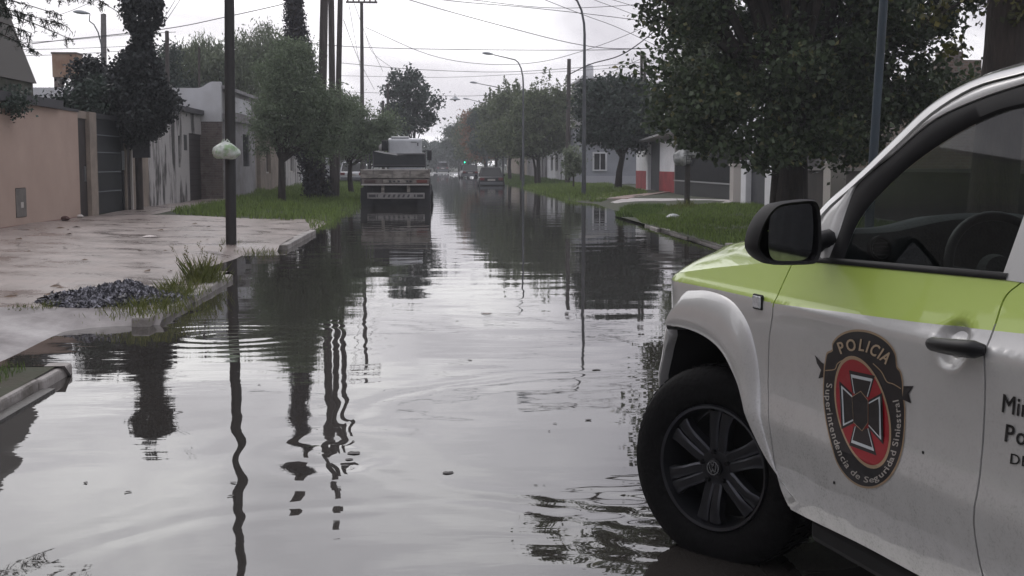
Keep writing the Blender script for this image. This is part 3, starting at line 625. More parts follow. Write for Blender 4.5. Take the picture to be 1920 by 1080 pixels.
# red and white building
RX = 9.45
rw = thing('kiosk', 'white building with red painted base, grey door and thin slab roof', 'building', (RX, 56, .2))
def yr(px, X=RX): return ax(px, 300, X).y
yA, yB, yC, yD, yE, yF = [yr(a_) for a_ in (1193, 1213, 1216, 1237, 1267, 1272)]   # far .. near (y decreases)
redp = mat('red_paint', 'a03a3e', .7, '7c2c30', 1.5, bump=.2); whp = mat('white_paint_wall', 'e4e4e6', .75, 'd0d1d3', 1.0, bump=.1)
zred = lambda y: .95
zr_ = 1.4 + (308 - 322) / 2400 * 52
wpart(part('low_wall', (RX, yB, zr_), (RX + .3, yA, 2.05), whp, None), rw)
wpart(part('low_wall_base', (RX - .012, yB, 0), (RX + .3, yA, zr_), redp, None), rw)
wpart(part('door_post', (RX - .03, yC, 0), (RX + .3, yB, 2.5), whp, None), rw)
wpart(part('door', (RX + .12, yD, .15), (RX + .16, yC, 2.42), mat('grey_door', '42444a', .6, '35373c', 6, stretch=(1, 3, .3)), None), rw)
wpart(part('wall', (RX, yE, zr_), (RX + .3, yD, 2.35), whp, None), rw)
wpart(part('wall_base', (RX - .012, yE, 0), (RX + .3, yD, zr_), redp, None), rw)
wpart(part('side_post', (RX - .05, yF, 0), (RX + .3, yE, 2.15), mat('dull_post', '6d6a68', .8), None), rw)
sl = MB(); sl.add([(RX - .5, yE - .6, 2.62), (RX - .5, yC + .4, 2.40), (RX + 3, yC + .4, 2.40), (RX + 3, yE - .6, 2.62), (RX - .5, yE - .6, 2.70), (RX - .5, yC + .4, 2.48), (RX + 3, yC + .4, 2.48), (RX + 3, yE - .6, 2.70)], [(0, 1, 2, 3), (4, 7, 6, 5), (0, 4, 5, 1), (1, 5, 6, 2), (2, 6, 7, 3), (3, 7, 4, 0)])
wpart(sl.build('roof_slab', mat('pale_slab', '9d9c9c', .7), None), rw)
wpart(part('back_wall', (RX + .3, yA - .2, 0), (RX + 4, yA, 2.05), whp, None), rw)
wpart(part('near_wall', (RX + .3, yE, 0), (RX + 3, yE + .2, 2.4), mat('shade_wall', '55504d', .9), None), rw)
# dark fence
FX = 9.3; f0, f1 = yr(1370, FX), yF
fe = thing('fence', 'dark metal fence with one pale rail between the red white building and white pillars', 'fence', (FX, 45, .2))
wpart(part('panel', (FX + .02, f0, .2), (FX + .05, f1, .75), mat('fence_sheet', '1e1f22', .6), None), fe)
sl = MB()
for i in range(int((f1 - f0) / .14)): sl.b2((FX, f0 + i * .14, .75), (FX + .03, f0 + i * .14 + .035, 1.75))
wpart(sl.build('bars', darkm, None), fe)
wpart(part('rail', (FX - .03, f0, .74), (FX - .001, f1, .79), mat('pale_rail', '8b8b8b', .6), None), fe)
wpart(part('top_rail', (FX - .02, f0, 1.75), (FX + .04, f1, 1.79), darkm, None), fe)
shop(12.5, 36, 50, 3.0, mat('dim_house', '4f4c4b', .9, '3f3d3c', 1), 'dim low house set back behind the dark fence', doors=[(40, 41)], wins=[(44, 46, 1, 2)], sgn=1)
def pillar(px0, px1, X, z1, m, label, z0=0, group=None):
    a_, b_ = ax(px0, 300, X).y, ax(px1, 300, X).y
    t_ = thing('gate_pillar', label, 'pillar', (X + .15, (a_ + b_) / 2, .15), group=group)
    wd_ = abs(a_ - b_) / 2
    MB().b2((-.17, -wd_, -.2), (.17, wd_, z1 - .15)).build('shaft', m, t_, bevel=.01); MB().b2((-.20, -wd_ - .03, z1 - .15), (.20, wd_ + .03, z1 - .08)).build('cap', m, t_)
pillar(1370, 1377, 9.0, 1.35, MATS['pale_label'], 'slim greyish pillar at the right end of the dark fence')
pillar(1391, 1400, 8.9, 1.45, whp, 'white gate pillar between slim pillar and grey gate')
pillar(1436, 1450, 8.8, 2.0, whp, 'bright white pillar partly hidden by the dark tree trunk')
pillar(1546, 1560, 8.4, 1.4, MATS['pale_label'], 'pale leaning pillar right of the big tree trunk')
pillar(1578, 1622, 9.4, 2.1, mat('brown_stone', '76695c', .85, '655a50', 2), 'broad brown stone pillar beside the blue lamp post')
gg = thing('gate', 'plain grey sheet gate between two white pillars', 'gate', (9.1, 38, .1)); ya, yb = ax(1436, 300, 9.0).y, ax(1402, 300, 9.0).y
wpart(part('leaf', (9.05, ya, .15), (9.08, yb, 1.5), mat('grey_gate', '3b3d42', .6, '313338', 3), None), gg); wpart(part('frame', (9.0, ya, 1.5), (9.12, yb, 1.56), darkm, None), gg)
gg = thing('wall', 'dark low boundary wall running right behind the big tree trunk', 'wall', (9.4, 28, .1))
wpart(part('wall', (9.35, 8, 0), (9.6, ya - .2, 1.25), mat('dark_wall', '3b3633', .9, '2b2826', 1.3), None), gg); wpart(part('coping', (9.3, 8, 1.25), (9.65, ya - .2, 1.32), MATS['dull_post'], None), gg)
# brick building behind the big tree
bb = thing('brick_building', 'unfinished brown brick building seen through leaves at the upper right', 'building', (14, 34, 0))
a_, b_, c_ = at(1700, 150, 34), at(1840, 118, 34), at(1755, 150, 34)
wally('wall', 34, .3, a_.x, 22, 0, a_.z, [], brick_r, bb); wally('upper_wall', 33.98, .32, c_.x, b_.x, a_.z, at(1755, 112, 34).z, [], brick_r, bb)
wpart(part('chimney', (at(1770, 100, 34).x, 34, a_.z), (at(1806, 100, 34).x, 34.6, at(1770, 96, 34).z), MATS['old_brick'], None), bb)
wpart(part('slab', (a_.x - .2, 33.7, at(1700, 168, 34).z), (22, 33.97, at(1700, 160, 34).z), MATS['pale_slab'], None), bb)
wpart(part('side_wall', (a_.x, 34.3, 0), (a_.x + .3, 44, a_.z), brick_r, None), bb)

# ------------------------------------------------------------------ poles, lamps, wires
wood = mat('pole_wood', '4c4644', .9, '37322f', 5, stretch=(3, 3, .4), bump=.6, bscale=25)
black = mat('tarred_wood', '1c1b1c', .6, '2a2827', 6, stretch=(3, 3, .5), bump=.4)
galv = mat('galvanised_steel', '4c5054', .5, '3f4245', 4)
def pole(name, label, px0, py0, px1, py1, D, r0, r1, ztop=None, m=None, cat='pole', z0=0, extra=None, group=None):
    a_ = at(px0, py0, D); b_ = at(px1, py1, D)
    if ztop: k_ = (ztop - a_.z) / (b_.z - a_.z); b_ = a_ + (b_ - a_) * k_
    base = a_ + (b_ - a_) * ((z0 - a_.z) / (b_.z - a_.z)); t_ = thing(name, label, cat, base, group=group); n_ = 7
    pts = [(b_ - base) * (i / n_) for i in range(n_ + 1)]; rs = [r0 + (r1 - r0) * i / n_ for i in range(n_ + 1)]; pts[0] = pts[0] - Vector((0, 0, .5))
    MB().tube(pts, rs, 12, jitter=.03).build('shaft', m or wood, t_, smooth=50)
    MB().lathe([(0, 0), (r1 * 1.05, 0), (r1 * 1.02, .04), (0, .06)], 12, Matrix.Translation(b_ - base)).build('cap', m or wood, t_)
    return t_, b_ - base
tp, tt = pole('utility_pole', 'nearest black wooden pole on the left pavement with a plastic bag tied to it', 433, 456, 430, 0, 21.2, .088, .072, 8.2, black)
mb = MB(); mb.tube([(.0, 0, 1.58), (.0, 0, 1.66)], .092, 14); mb.build('strap', darkm, tp)
p46 = [('utility_pole', 'leftmost and thickest of the three tall poles behind the bushy tree', 600, 370, 608, 0, 46, .17, .12, 11.5), ('utility_pole', 'middle pole of the three tall poles behind the bushy tree', 625, 372, 621, 0, 47.5, .13, .10, 11.0), ('utility_pole', 'rightmost of the three tall poles, leaning slightly right', 630, 372, 638, 0, 48.5, .12, .09, 10.0)]
for a_ in p46: pole(*a_)
tp, tt = pole('utility_pole', 'tall pole with a crossarm standing beyond the three close poles', 680, 355, 678, 5, 71, .13, .09)
mb = MB(); mb.b2((-.85, -.06, tt.z - .02), (.85, .06, tt.z + .07)); o = mb.build('crossarm', wood, tp); o.location = (tt.x, tt.y, 0)
for i in range(6):
    k_ = MB().lathe([(0, 0), (.04, 0), (.05, .06), (.03, .12), (0, .14)], 8, Matrix.Translation((tt.x - .75 + i * .3, tt.y, tt.z + .07))).build('insulator', mat('porcelain', '5a4a44', .3), tp)
pole('utility_pole', 'left of two thin dark poles in front of the round leafy tree', 719, 345, 718, 190, 84, .11, .09)
pole('utility_pole', 'right of two thin dark poles in front of the round leafy tree', 729, 345, 727, 158, 86, .11, .09)
pole('utility_pole', 'short dark pole rising behind the ivy, left of the willow', 316, 300, 313, 60, 55, .10, .08)
pole('utility_pole', 'concrete pole beside the small lamp above the ivy on the left', 196, 300, 194, 28, 60, .15, .12, None, mat('concrete_pole', '6f6c6c', .85, '5c5958', 4))
pole('utility_pole', 'wooden pole left of the tall lamp post in front of the blue grey house', 1064, 352, 1067, 112, 76, .16, .11)
pole('utility_pole', 'left stub of the twin poles above the dark tree on the right', 1203, 300, 1203, 104, 62, .08, .07)
pole('utility_pole', 'right stub of the twin poles above the dark tree on the right', 1208, 300, 1209, 106, 63, .08, .07)
pole('utility_pole', 'thin short mast in front of the white parapet house', 374, 200, 373, 90, 50, .05, .04)
pole('blue_lamp_post', 'blue painted steel lamp post leaning in front of the big dark tree', 1637, 300, 1657, 0, 16.5, .062, .045, 7.5, mat('blue_paint', '2d3c47', .45, '25323b', 3), 'lamp post')
def lamp(label, D, X, ztop, arm, group='curved street lamps along the right kerb', r=.09, left=True):
    t_ = thing('street_lamp', label, 'street lamp', (X, D, 0), group=group); s_ = -1 if left else 1
    MB().tube([(0, 0, -.3), (0, 0, 2.5), (0, 0, ztop * .8)], [r, r * .8, r * .55], 10).build('post', galv, t_, smooth=50)
    pts = [(0, 0, ztop * .8)] + [(s_ * .55 * (1 - math.cos(k)), 0, ztop * .8 + (ztop * .18) * math.sin(k)) for k in (.3, .7, 1.1, 1.45)] + [(s_ * (.5 + (arm - .5) * k), 0, ztop * .98 + .28 * k) for k in (.35, .7, 1)]
    MB().tube(pts, [r * .55, r * .5, r * .45, r * .42, r * .4, r * .36, r * .32, r * .3], 10).build('arm', galv, t_, smooth=50)
    e_ = Vector(pts[-1]); hd = MB(); rows = []
    for i, (w_, h_) in enumerate([(.03, .03), (.09, .07), (.13, .10), (.14, .11), (.11, .09), (.03, .03)]):
        rows.append([e_ + Vector((s_ * i * .14, w_ * math.cos(a_), .02 + h_ * math.sin(a_) * (.6 if math.sin(a_) < 0 else 1) + i * .015)) for a_ in [k * 6.283 / 12 for k in range(12)]])
    hd.loft(rows, closed=True).build('lamp_head', mat('lamp_shell', '8a8f93', .4), t_, smooth=50)
    return t_
lamp('nearest and tallest curved street lamp, its arm cut by the top of the picture', 52, gp(1083, 370).x, 8.25, 2.0, r=.10)
lamp('second curved street lamp above the pointed trees on the right', 77, at(981, 200, 77).x, 7.75, 1.75, r=.09)
lamp('third street lamp, only its arm showing over the tree row', 105, at(943, 200, 105).x, 7.8, 2.0)
lamp('farthest street lamp, a thin arm over the last visible trees', 129, at(913, 200, 129).x, 7.7, 1.7)
t_ = lamp('small street lamp on a bent arm beside the concrete pole at the upper left', 56, at(190, 60, 56).x, 7.6, .45, group=None, r=.06)
# pendant lamp over the street
q = at(853, 184, 100); t_ = thing('pendant_lamp', 'lamp hanging from a cable over the middle of the street', 'street lamp', q)
MB().lathe([(0, .12), (.08, .12), (.2, .02), (.42, -.10), (.40, -.14), (0, -.12)], 16).build('shade', mat('lamp_shell', '8a8f93', .4), t_, smooth=40)
MB().lathe([(0, -.26), (.09, -.22), (.12, -.12), (0, -.12)], 12).build('bulb', mat('porcelain', '5a4a44', .3), t_, smooth=40)
MB().tube([(0, 0, .1), (0, 0, .35)], .02, 6).build('hanger', darkm, t_)
wm = mat('cable', '2b2b30', .6)
def wire(label, pts, r, sag=0.0):
    P = [at(*p) for p in pts]; out = []
    if len(P) == 2: P = [P[0].lerp(P[1], k / 12) - Vector((0, 0, sag * 4 * (k / 12) * (1 - k / 12))) for k in range(13)]
    else:
        Q = [P[0] * 2 - P[1]] + P + [P[-1] * 2 - P[-2]]
        for i in range(1, len(Q) - 2):
            for k in range(6):
                u = k / 6; out.append(.5 * ((2 * Q[i]) + (Q[i + 1] - Q[i - 1]) * u + (2 * Q[i - 1] - 5 * Q[i] + 4 * Q[i + 1] - Q[i + 2]) * u * u + (3 * Q[i] - Q[i - 1] - 3 * Q[i + 1] + Q[i + 2]) * u ** 3))
        P = out + [Q[-2]]
    o = MB().tube(P, r, 5).build('overhead_wire', wm); tag(o, label, 'wire', 'overhead wires'); return o
W_ = [('thick wire sloping from the top centre down to the right lamp post', [(700, -28, 60), (769, 0, 60), (940, 48, 60), (1094, 85, 60), (1209, 91, 60), (1400, 80, 60)], .017),
 ('upper long wire crossing the top of the sky near the tall lamp', [(740, -22, 45), (834, 0, 45), (999, 15, 45), (1189, 37, 45), (1400, 70, 45)], .011),
 ('topmost nearly level wire at the upper right of the sky', [(840, -6, 45), (888, 0, 45), (1040, 15, 45), (1216, 7, 45), (1400, -10, 45)], .010),
 ('dark level wire crossing the whole sky at mid height', [(560, 80, 66), (688, 89, 66), (880, 93, 66), (1090, 94, 66), (1209, 91, 66), (1400, 84, 66)], .017),
 ('deeply sagging wire from the crossarm pole to the right trees', [(685, 51, 71), (803, 102, 71), (905, 120, 71), (1006, 117, 71), (1091, 96, 71), (1169, 68, 71), (1300, 10, 71)], .015),
 ('short thick cable rising from the tall lamp post into the big tree', [(1066, 140, 58), (1108, 120, 58), (1160, 105, 58), (1203, 78, 58), (1260, 30, 58)], .026),
 ('lower level wire just above the round leafy tree', [(640, 118, 80), (779, 130, 80), (938, 135, 80), (1070, 128, 80), (1199, 117, 80), (1400, 100, 80)], .016),
 ('faint wire just under the lower level wire', [(640, 142, 80), (817, 145, 80), (955, 140, 80), (1199, 125, 80), (1400, 115, 80)], .012),
 ('cable carrying the pendant lamp across the street', [(640, 172, 100), (760, 176, 100), (853, 180, 100), (925, 178, 100), (1065, 170, 100)], .016),
 ('left of two wires dropping from the crossarm', [(654, 7, 71), (665, 70, 76), (675, 125, 84)], .012),
 ('right of two wires dropping from the crossarm', [(664, 7, 71), (690, 75, 80), (718, 134, 84)], .012),
 ('wire falling from the rightmost tall pole toward the round tree', [(644, 37, 49), (672, 110, 60), (702, 168, 84)], .011),
 ('wire curving from the crossarm pole into the round tree', [(684, 60, 71), (700, 100, 76), (739, 130, 84)], .012),
 ('long wire slanting up from the ivy column past the black pole', [(60, 82, 45), (127, 74, 45), (310, 54, 45), (422, 32, 45), (560, 0, 45), (640, -30, 45)], .014),
 ('upper of the faint wires left of the ivy column', [(-60, 86, 58), (127, 75, 58), (239, 65, 58), (330, 60, 58)], .012),
 ('middle faint wire left of the ivy column', [(-60, 94, 58), (100, 92, 58), (239, 87, 58), (330, 84, 58)], .012),
 ('lowest faint wire behind the brick water tank', [(-60, 106, 58), (100, 103, 58), (239, 95, 58), (330, 88, 58)], .012),
 ('wire passing behind the head of the small left lamp', [(-60, 60, 58), (95, 32, 58), (175, 3, 58), (240, -20, 58)], .011),
 ('left of the pair of thin wires right of the ivy column', [(300, 45, 30), (314, 24, 30), (331, -4, 30)], .006),
 ('right of the pair of thin wires right of the ivy column', [(305, 48, 30), (320, 26, 30), (340, -4, 30)], .006),
 ('steep wire at the top right beside the tall lamp arm', [(980, -20, 50), (1023, 0, 50), (1100, 30, 50), (1159, 52, 50), (1250, 95, 50)], .011),
 ('short wire in the upper right corner of the open sky', [(1070, -20, 50), (1115, 0, 50), (1182, 25, 50), (1300, 75, 50)], .010),
 ('upper wire entering the big tree at the top right', [(1100, -14, 50), (1150, 0, 50), (1250, 30, 50)], .010),
 ('wire linking the twin pole stubs and the wooden pole', [(1067, 150, 70), (1120, 145, 68), (1203, 110, 64)], .012)]
for a_ in W_: wire(*a_)
# traffic signal far away
q = at(871, 303, 192)
tl = thing('traffic_light', 'distant traffic light showing green under the far trees', 'traffic light', (q.x, 192, 0))
MB().tube([(0, 0, -.2), (0, 0, 2.0)], .05, 8).build('post', darkm, tl); MB().b2((-.16, -.12, 1.5), (.16, .12, 2.5)).build('housing', darkm, tl)
MB().lathe([(0, -.02), (.12, -.02), (.12, .02), (0, .03)], 14, Matrix.Translation((0, -.13, 1.7)) @ Matrix.Rotation(R(90), 4, 'X')).build('green_lens', emat('green_signal', '22ffb8', 3), tl)

# ------------------------------------------------------------------ bag on pole, bag post
q = at(424, 283, 21.0)
def bag(name, label, loc, sx, sy, sz, m, seed, parent=None, ear=True):
    rd = random.Random(seed); n_ = 26; rows = []
    for i in range(19):
        v = i / 18; th = math.pi * v; row = []
        for k in range(n_):
            a_ = k / n_ * 6.283; fold = .10 * math.sin(5 * a_ + seed + 2.2 * math.sin(3 * v)) + .06 * math.sin(11 * a_ + 5 * v + seed) + .05 * math.sin(3 * a_ + 14 * v)
            rr = math.sin(th) ** .7 * (1 + .9 * fold + .03 * rd.uniform(-1, 1)); ca = math.cos(a_)
            zt2_ = math.cos(th) * (1 + .5 * fold) - .12 * abs(ca) ** 1.5 * rr * (1 if v < .6 else .5) + (.25 * max(0, 1 - v / .2) if v < .2 else 0) + .12 * math.sin(2 * a_ + seed) * rr
            row.append((sx * rr * ca * (1 + .1 * v), sy * rr * math.sin(a_), sz * zt2_))
        rows.append(row)
    t_ = thing(name, label, 'bag', loc) if parent is None else parent
    MB().loft(rows, closed=True).build('sack', m, t_, smooth=55)
    if ear:
        e_ = MB()
        for s_ in (-1, 1):
            e_.tube([(s_ * .02, 0, sz * .85), (s_ * .06, .0, sz * 1.25), (s_ * .025, 0, sz * 1.55), (-s_ * .005, 0, sz * 1.1)], [.012, .015, .012, .008], 6)
        e_.build('handle', m, t_)
    return t_
bag('plastic_bag', 'pale green white plastic bag tied round the black pole', (q.x, q.y - .03, q.z), .20, .16, .12, mat('green_bag', 'c2c8c0', .35, '8aa47c', 5, thr=(.48, .6), bump=1, bscale=22), 4)
q = at(1288, 388, 36.6)
bp_ = thing('bag_post', 'stout wooden post with a wire basket holding rubbish bags on the right grass', 'post', (q.x, q.y, .15))
MB().tube([(0, 0, -.3), (0, .0, .6), (.01, 0, 1.25)], [.085, .08, .075], 12, jitter=.05).build('post', mat('old_post', '3f3a35', .9, '2d2926', 5, bump=.6), bp_, smooth=50)
mb = MB()
for k in range(10):
    a_ = k * .628; mb.tube([(.14 * math.cos(a_), .14 * math.sin(a_), 1.2), (.26 * math.cos(a_), .26 * math.sin(a_), 1.5)], .008, 5)
for z_, r_ in ((1.25, .16), (1.38, .21), (1.5, .26)): mb.tube([(r_ * math.cos(k * .5236), r_ * math.sin(k * .5236), z_) for k in range(13)], .008, 5, cap=False)
mb.build('basket', darkm, bp_)
gbm = mat('grey_bag', 'a9aaa8', .4, '6d706c', 7, bump=1, bscale=20)
for i, (dx_, dz_, s_, lb) in enumerate([(-.17, 1.42, .24, 'largest grey bag drooping over the left side of the basket post'), (.16, 1.58, .17, 'pale torn bag on the right side of the basket post'), (.04, 1.70, .13, 'small knotted bag on top of the basket post')]):
    bag('rubbish_bag', lb, (q.x + dx_, q.y - .05 * i, .15 + dz_), s_, s_ * .9, s_ * .85, gbm, i + 7)

# ------------------------------------------------------------------ trees
bark = mat('bark', '3a332e', .95, '25211e', 4, stretch=(3, 3, .6), bump=1, bscale=14)
LM = dict(
 big=leafmat('leaf_big', '27321f', '526145', .35, .42, '77724a'),
 near=leafmat('leaf_near', '2a3020', '59592f', .3, .5, '7d7640'),
 dark=leafmat('leaf_dark', '26312a', '414f45', .15, .55),
 ivy=leafmat('leaf_ivy', '191d20', '2d3331', .12, .5),
 mid=leafmat('leaf_mid', '54614c', '7a886c', .35, .6),
 willow=leafmat('leaf_willow', '56604f', '7d876d', .3, .6),
 row=leafmat('leaf_row', '4a5641', '757f60', .32, .6),
 orange=leafmat('leaf_orange', '6b5a45', '94705a', .3, .6),
 far=leafmat('leaf_far', '435049', '5f6b62', .28, .6),
 purple=leafmat('leaf_purple', '26252b', '3c3b40', .12, .6))
def crown_pts(blobs, npuff, nleaf, puff=.32, shell=.45, flat=.75):
    vol = np.array([b[3] * b[4] * b[5] for b in blobs]) ** .75; pr_ = vol / vol.sum(); C = []
    for b, p_ in zip(blobs, pr_):
        k = max(3, int(npuff * p_)); d = rng.normal(size=(k, 3)); d /= np.linalg.norm(d, axis=1)[:, None]
        r_ = rng.uniform(0, 1, k) ** shell; C.append(np.array(b[:3]) + d * r_[:, None] * np.array(b[3:]))
    C = np.concatenate(C); per = max(1, int(nleaf / len(C))); sc_ = rng.uniform(.55, 1.35, len(C))
    P = np.repeat(C, per, 0) + rng.normal(size=(len(C) * per, 3)) * (puff * np.repeat(sc_, per))[:, None] * np.array([1, 1, flat])
    return C, P
def tree(name, label, x, y, blobs, npuff, nleaf, size, lm, r0, trunk_top=2.0, z0=.12, puff=.3, group=None, lean=(0, 0), limbs=14, aspect=.55, droop=.2, shell=.45, cat='tree', trunks=1, shoots=0, zmin=None):
    t_ = thing(name, label, cat, (x, y, z0), group=group)
    C, P = crown_pts(blobs, npuff, nleaf, puff, shell)
    if zmin is not None: P = P[P[:, 2] > (zmin if isinstance(zmin, float) else np.interp(P[:, 0], [q_[0] for q_ in zmin], [q_[1] for q_ in zmin]))]
    q = [leaves(P, size, aspect, droop)]
    if shoots:
        top = C[np.argsort(C[:, 2])[-max(shoots * 3, 10):]]; top = top[rng.permutation(len(top))[:shoots]]
        for c in top:
            Ls = rng.uniform(.7, 1.7); s_ = rng.uniform(0, 1, 60); pp = c + np.outer(s_, np.array([rng.uniform(-.25, .25), rng.uniform(-.2, .2), 1.0])) * Ls + rng.normal(size=(60, 3)) * (.16 * (1.15 - s_))[:, None]
            q.append(leaves(pp, size * .9, aspect, droop))
    qmesh('crown', np.concatenate(q), LM[lm], t_)
    mb = MB(); T = Vector((lean[0], lean[1], trunk_top))
    mid = T * .5 + Vector((random.uniform(-.08, .08), random.uniform(-.08, .08), 0))
    mb.tube([(0, 0, -.3), (0, 0, .05), mid, T], [r0 * 1.5, r0 * 1.1, r0 * .85, r0 * .7], 12, jitter=.06)
    for i in range(1, trunks):
        a_ = i * 2.4; e_ = Vector((math.cos(a_) * .5, math.sin(a_) * .4, trunk_top)); mb.tube([(math.cos(a_) * r0, math.sin(a_) * r0, -.2), e_ * .5, e_], [r0 * .6, r0 * .5, r0 * .35], 8)
    o = mb.build('trunk', bark, t_, smooth=50)
    lb = MB(); idx = rng.permutation(len(C))[:limbs]
    for i in idx:
        e_ = Vector(C[i]); b_ = T * random.uniform(.75, 1.0); m_ = b_.lerp(e_, .5) + Vector((random.uniform(-.15, .15), random.uniform(-.15, .15), .12 * (e_ - b_).length * random.uniform(.3, 1)))
        m1 = b_.lerp(m_, .5); lb.tube([b_, m1, m_, m_.lerp(e_, .55), e_], [r0 * .42, r0 * .32, r0 * .22, r0 * .13, r0 * .06], 6)
    if limbs: lb.build('limbs', bark, t_, smooth=50)
    return t_
# big tree on the right (blobs relative to trunk base)
B = [(.1, 0, 4.2, 2.5, 2.6, 1.9), (-1.5, -.3, 2.6, 1.4, 1.6, 1.0), (1.3, .2, 2.9, 1.6, 1.6, 1.2), (-1.9, 0, 4.2, .95, 1.4, .9), (.4, 0, 6.4, 2.7, 2.8, 1.8), (-3.2, -.2, 5.9, 1.1, 1.2, .7), (1.9, -.5, 4.7, 1.5, 1.8, 1.3), (-.4, -.9, 2.0, 1.9, 1.2, .85), (.8, -.6, 1.9, 1.1, 1, .65), (-1.0, .4, 7.9, 2.2, 2.2, 1.0), (-4.5, -.3, 5.35, .75, .7, .42), (-1.9, -.6, 1.9, .7, .8, .5), (2.7, 0, 2.6, .9, 1.0, .7), (2.9, .3, 4.6, .8, 1, .9)]
tree('street_tree', 'huge dark leafy tree with low canopy filling the upper right above the pickup mirror', 6.65, 24, B, 360, 90000, .112, 'big', .30, 2.4, .15, puff=.23, limbs=60, trunks=3, aspect=.75, zmin=[(-3.2, 1.75), (-2.0, 1.5), (-1.55, 1.1), (-.8, 1.0), (-.3, 1.25), (.4, .7)])
tree('street_tree', 'near tree with thick trunk and yellowish leaves at the right border', 5.78, 13.2, [(-.6, .2, 4.2, .9, .8, .8), (-.55, 0, 3.1, .30, .4, .9), (.5, .3, 4.0, 1.2, 1.2, 1.2), (.2, -.3, 3.2, .25, .3, 1.0), (.9, .2, 3.0, .6, .6, .8)], 110, 7500, .075, 'near', .25, 4.8, .2, puff=.15, limbs=16, aspect=.7, lean=(.15, 0))
tree('street_tree', 'dark round tree with leaning trunk beside the red and white building', 8.1, 58, [(0, 0, 3.5, 1.5, 1.4, 1.5), (-.9, 0, 3.0, .8, 1, 1.0), (.9, 0, 4.0, 1.2, 1.1, 1.0), (0, 0, 4.5, 1.1, .9, .6), (1.3, .3, 2.8, 1.0, .8, .9), (-.2, 0, 2.4, .9, .8, .6), (-1.15, 0, 3.7, .85, .9, 1.2)], 240, 30000, .15, 'dark', .17, 1.7, .2, puff=.26, lean=(.22, 0), limbs=12, aspect=.7)
tree('street_tree', 'tree with paler leaves between the dark round tree and the huge one', 9.9, 48, [(.2, 0, 3.7, 1.5, 1.4, 1.5), (.3, 0, 5.0, 1.3, 1.2, 1.2), (-.6, 0, 4.2, 1.0, 1.0, 1.1)], 150, 14000, .14, 'row', .15, 2, .2, puff=.25, limbs=10, aspect=.7)
G = 'street trees in a row along the right side'
tree('street_tree', 'nearest tree of the right hand row, with pointed shoots above its crown', 6.3, 82, [(0, 0, 3.6, 2.2, 2, 1.8), (.3, 0, 5.0, 1.8, 1.6, 1.2), (-.9, 0, 3.0, 1.4, 1.3, 1.3), (1.4, 0, 3.4, 1.1, 1.0, 1.6), (1.3, 0, 4.8, 1.1, 1.0, 1.1)], 250, 28000, .2, 'row', .16, 2, .15, puff=.28, group=G, shoots=16, trunks=2)
tree('street_tree', 'second tree of the right hand row, just behind the pointed nearest one', 5.9, 92, [(0, 0, 3.8, 2.3, 2, 2.0), (-.4, 0, 5.4, 1.8, 1.6, 1.1)], 190, 18000, .22, 'row', .15, 2, .15, puff=.3, group=G, shoots=14)
tree('street_tree', 'third tree of the right hand row behind the parked dark car', 5.7, 104, [(0, 0, 3.9, 2.4, 2.2, 2.2), (-.5, 0, 5.5, 1.9, 1.6, 1.2)], 170, 14000, .25, 'row', .15, 2, .15, puff=.33, group=G, shoots=10)
tree('street_tree', 'fourth tree of the right hand row, greener and a little lower', 5.3, 120, [(0, 0, 3.9, 2.6, 2.2, 2.3), (-.4, 0, 5.6, 2.1, 1.6, 1.3)], 150, 11000, .28, 'far', .15, 2, .15, puff=.36, group=G)
tree('street_tree', 'reddish brown tree in the middle of the right hand row', 4.9, 137, [(0, 0, 4.2, 2.7, 2.2, 2.5), (-.3, 0, 5.9, 2.2, 1.6, 1.3)], 150, 10000, .3, 'orange', .15, 2, .15, puff=.4, group=G)
tree('street_tree', 'dull green tree left of the reddish one in the right hand row', 4.4, 156, [(0, 0, 4.2, 2.8, 2.2, 2.6), (-.3, 0, 6.3, 2.0, 1.6, 1.2)], 140, 8500, .33, 'row', .15, 2, .15, puff=.42, group=G)
tree('street_tree', 'dark tree near the far end of the right hand row', 3.9, 176, [(0, 0, 4.2, 2.4, 2.2, 2.4), (-.6, 0, 6.0, 1.5, 1.6, .9)], 90, 5000, .38, 'dark', .15, 2, .15, puff=.45, group=G)
tree('street_tree', 'last and smallest looking tree of the right hand row beside the crossing', 2.9, 192, [(0, 0, 4.3, 2.6, 2.2, 2.3), (-.6, 0, 6.0, 1.5, 1.6, .8)], 90, 5000, .38, 'far', .12, 2, .15, puff=.45, group=G)
for i, (x, y, r_, hh, m_, lb) in enumerate([(-6, 224, 5, 5.6, 'far', 'tree mass beyond the crossing, left of the street end'), (-.8, 236, 4.5, 5.2, 'far', 'low tree closing the view at the end of the street'), (5, 226, 5, 6.6, 'dark', 'dark tree beyond the crossing, right of the street end'), (-14, 228, 6, 7.5, 'far', 'wide tree beyond the crossing behind the truck'), (13, 230, 6, 7, 'far', 'wide tree beyond the crossing behind the right houses')]):
    tree('background_tree', lb, x, y, [(0, 0, hh * .5, r_, r_ * .7, hh * .42), (r_ * .3, 0, hh * .75, r_ * .55, r_ * .5, hh * .28)], 110, 6500, .5, m_, .3, 2, .1, puff=.6, limbs=6)
tree('shrub', 'thin pale shrub round the wooden pole in front of the blue grey house', 6.9, 66, [(0, 0, 1.2, .6, .6, .7), (-.2, 0, 1.8, .35, .4, .4)], 40, 2600, .13, 'willow', .05, .7, .2, puff=.16, limbs=5, cat='shrub')
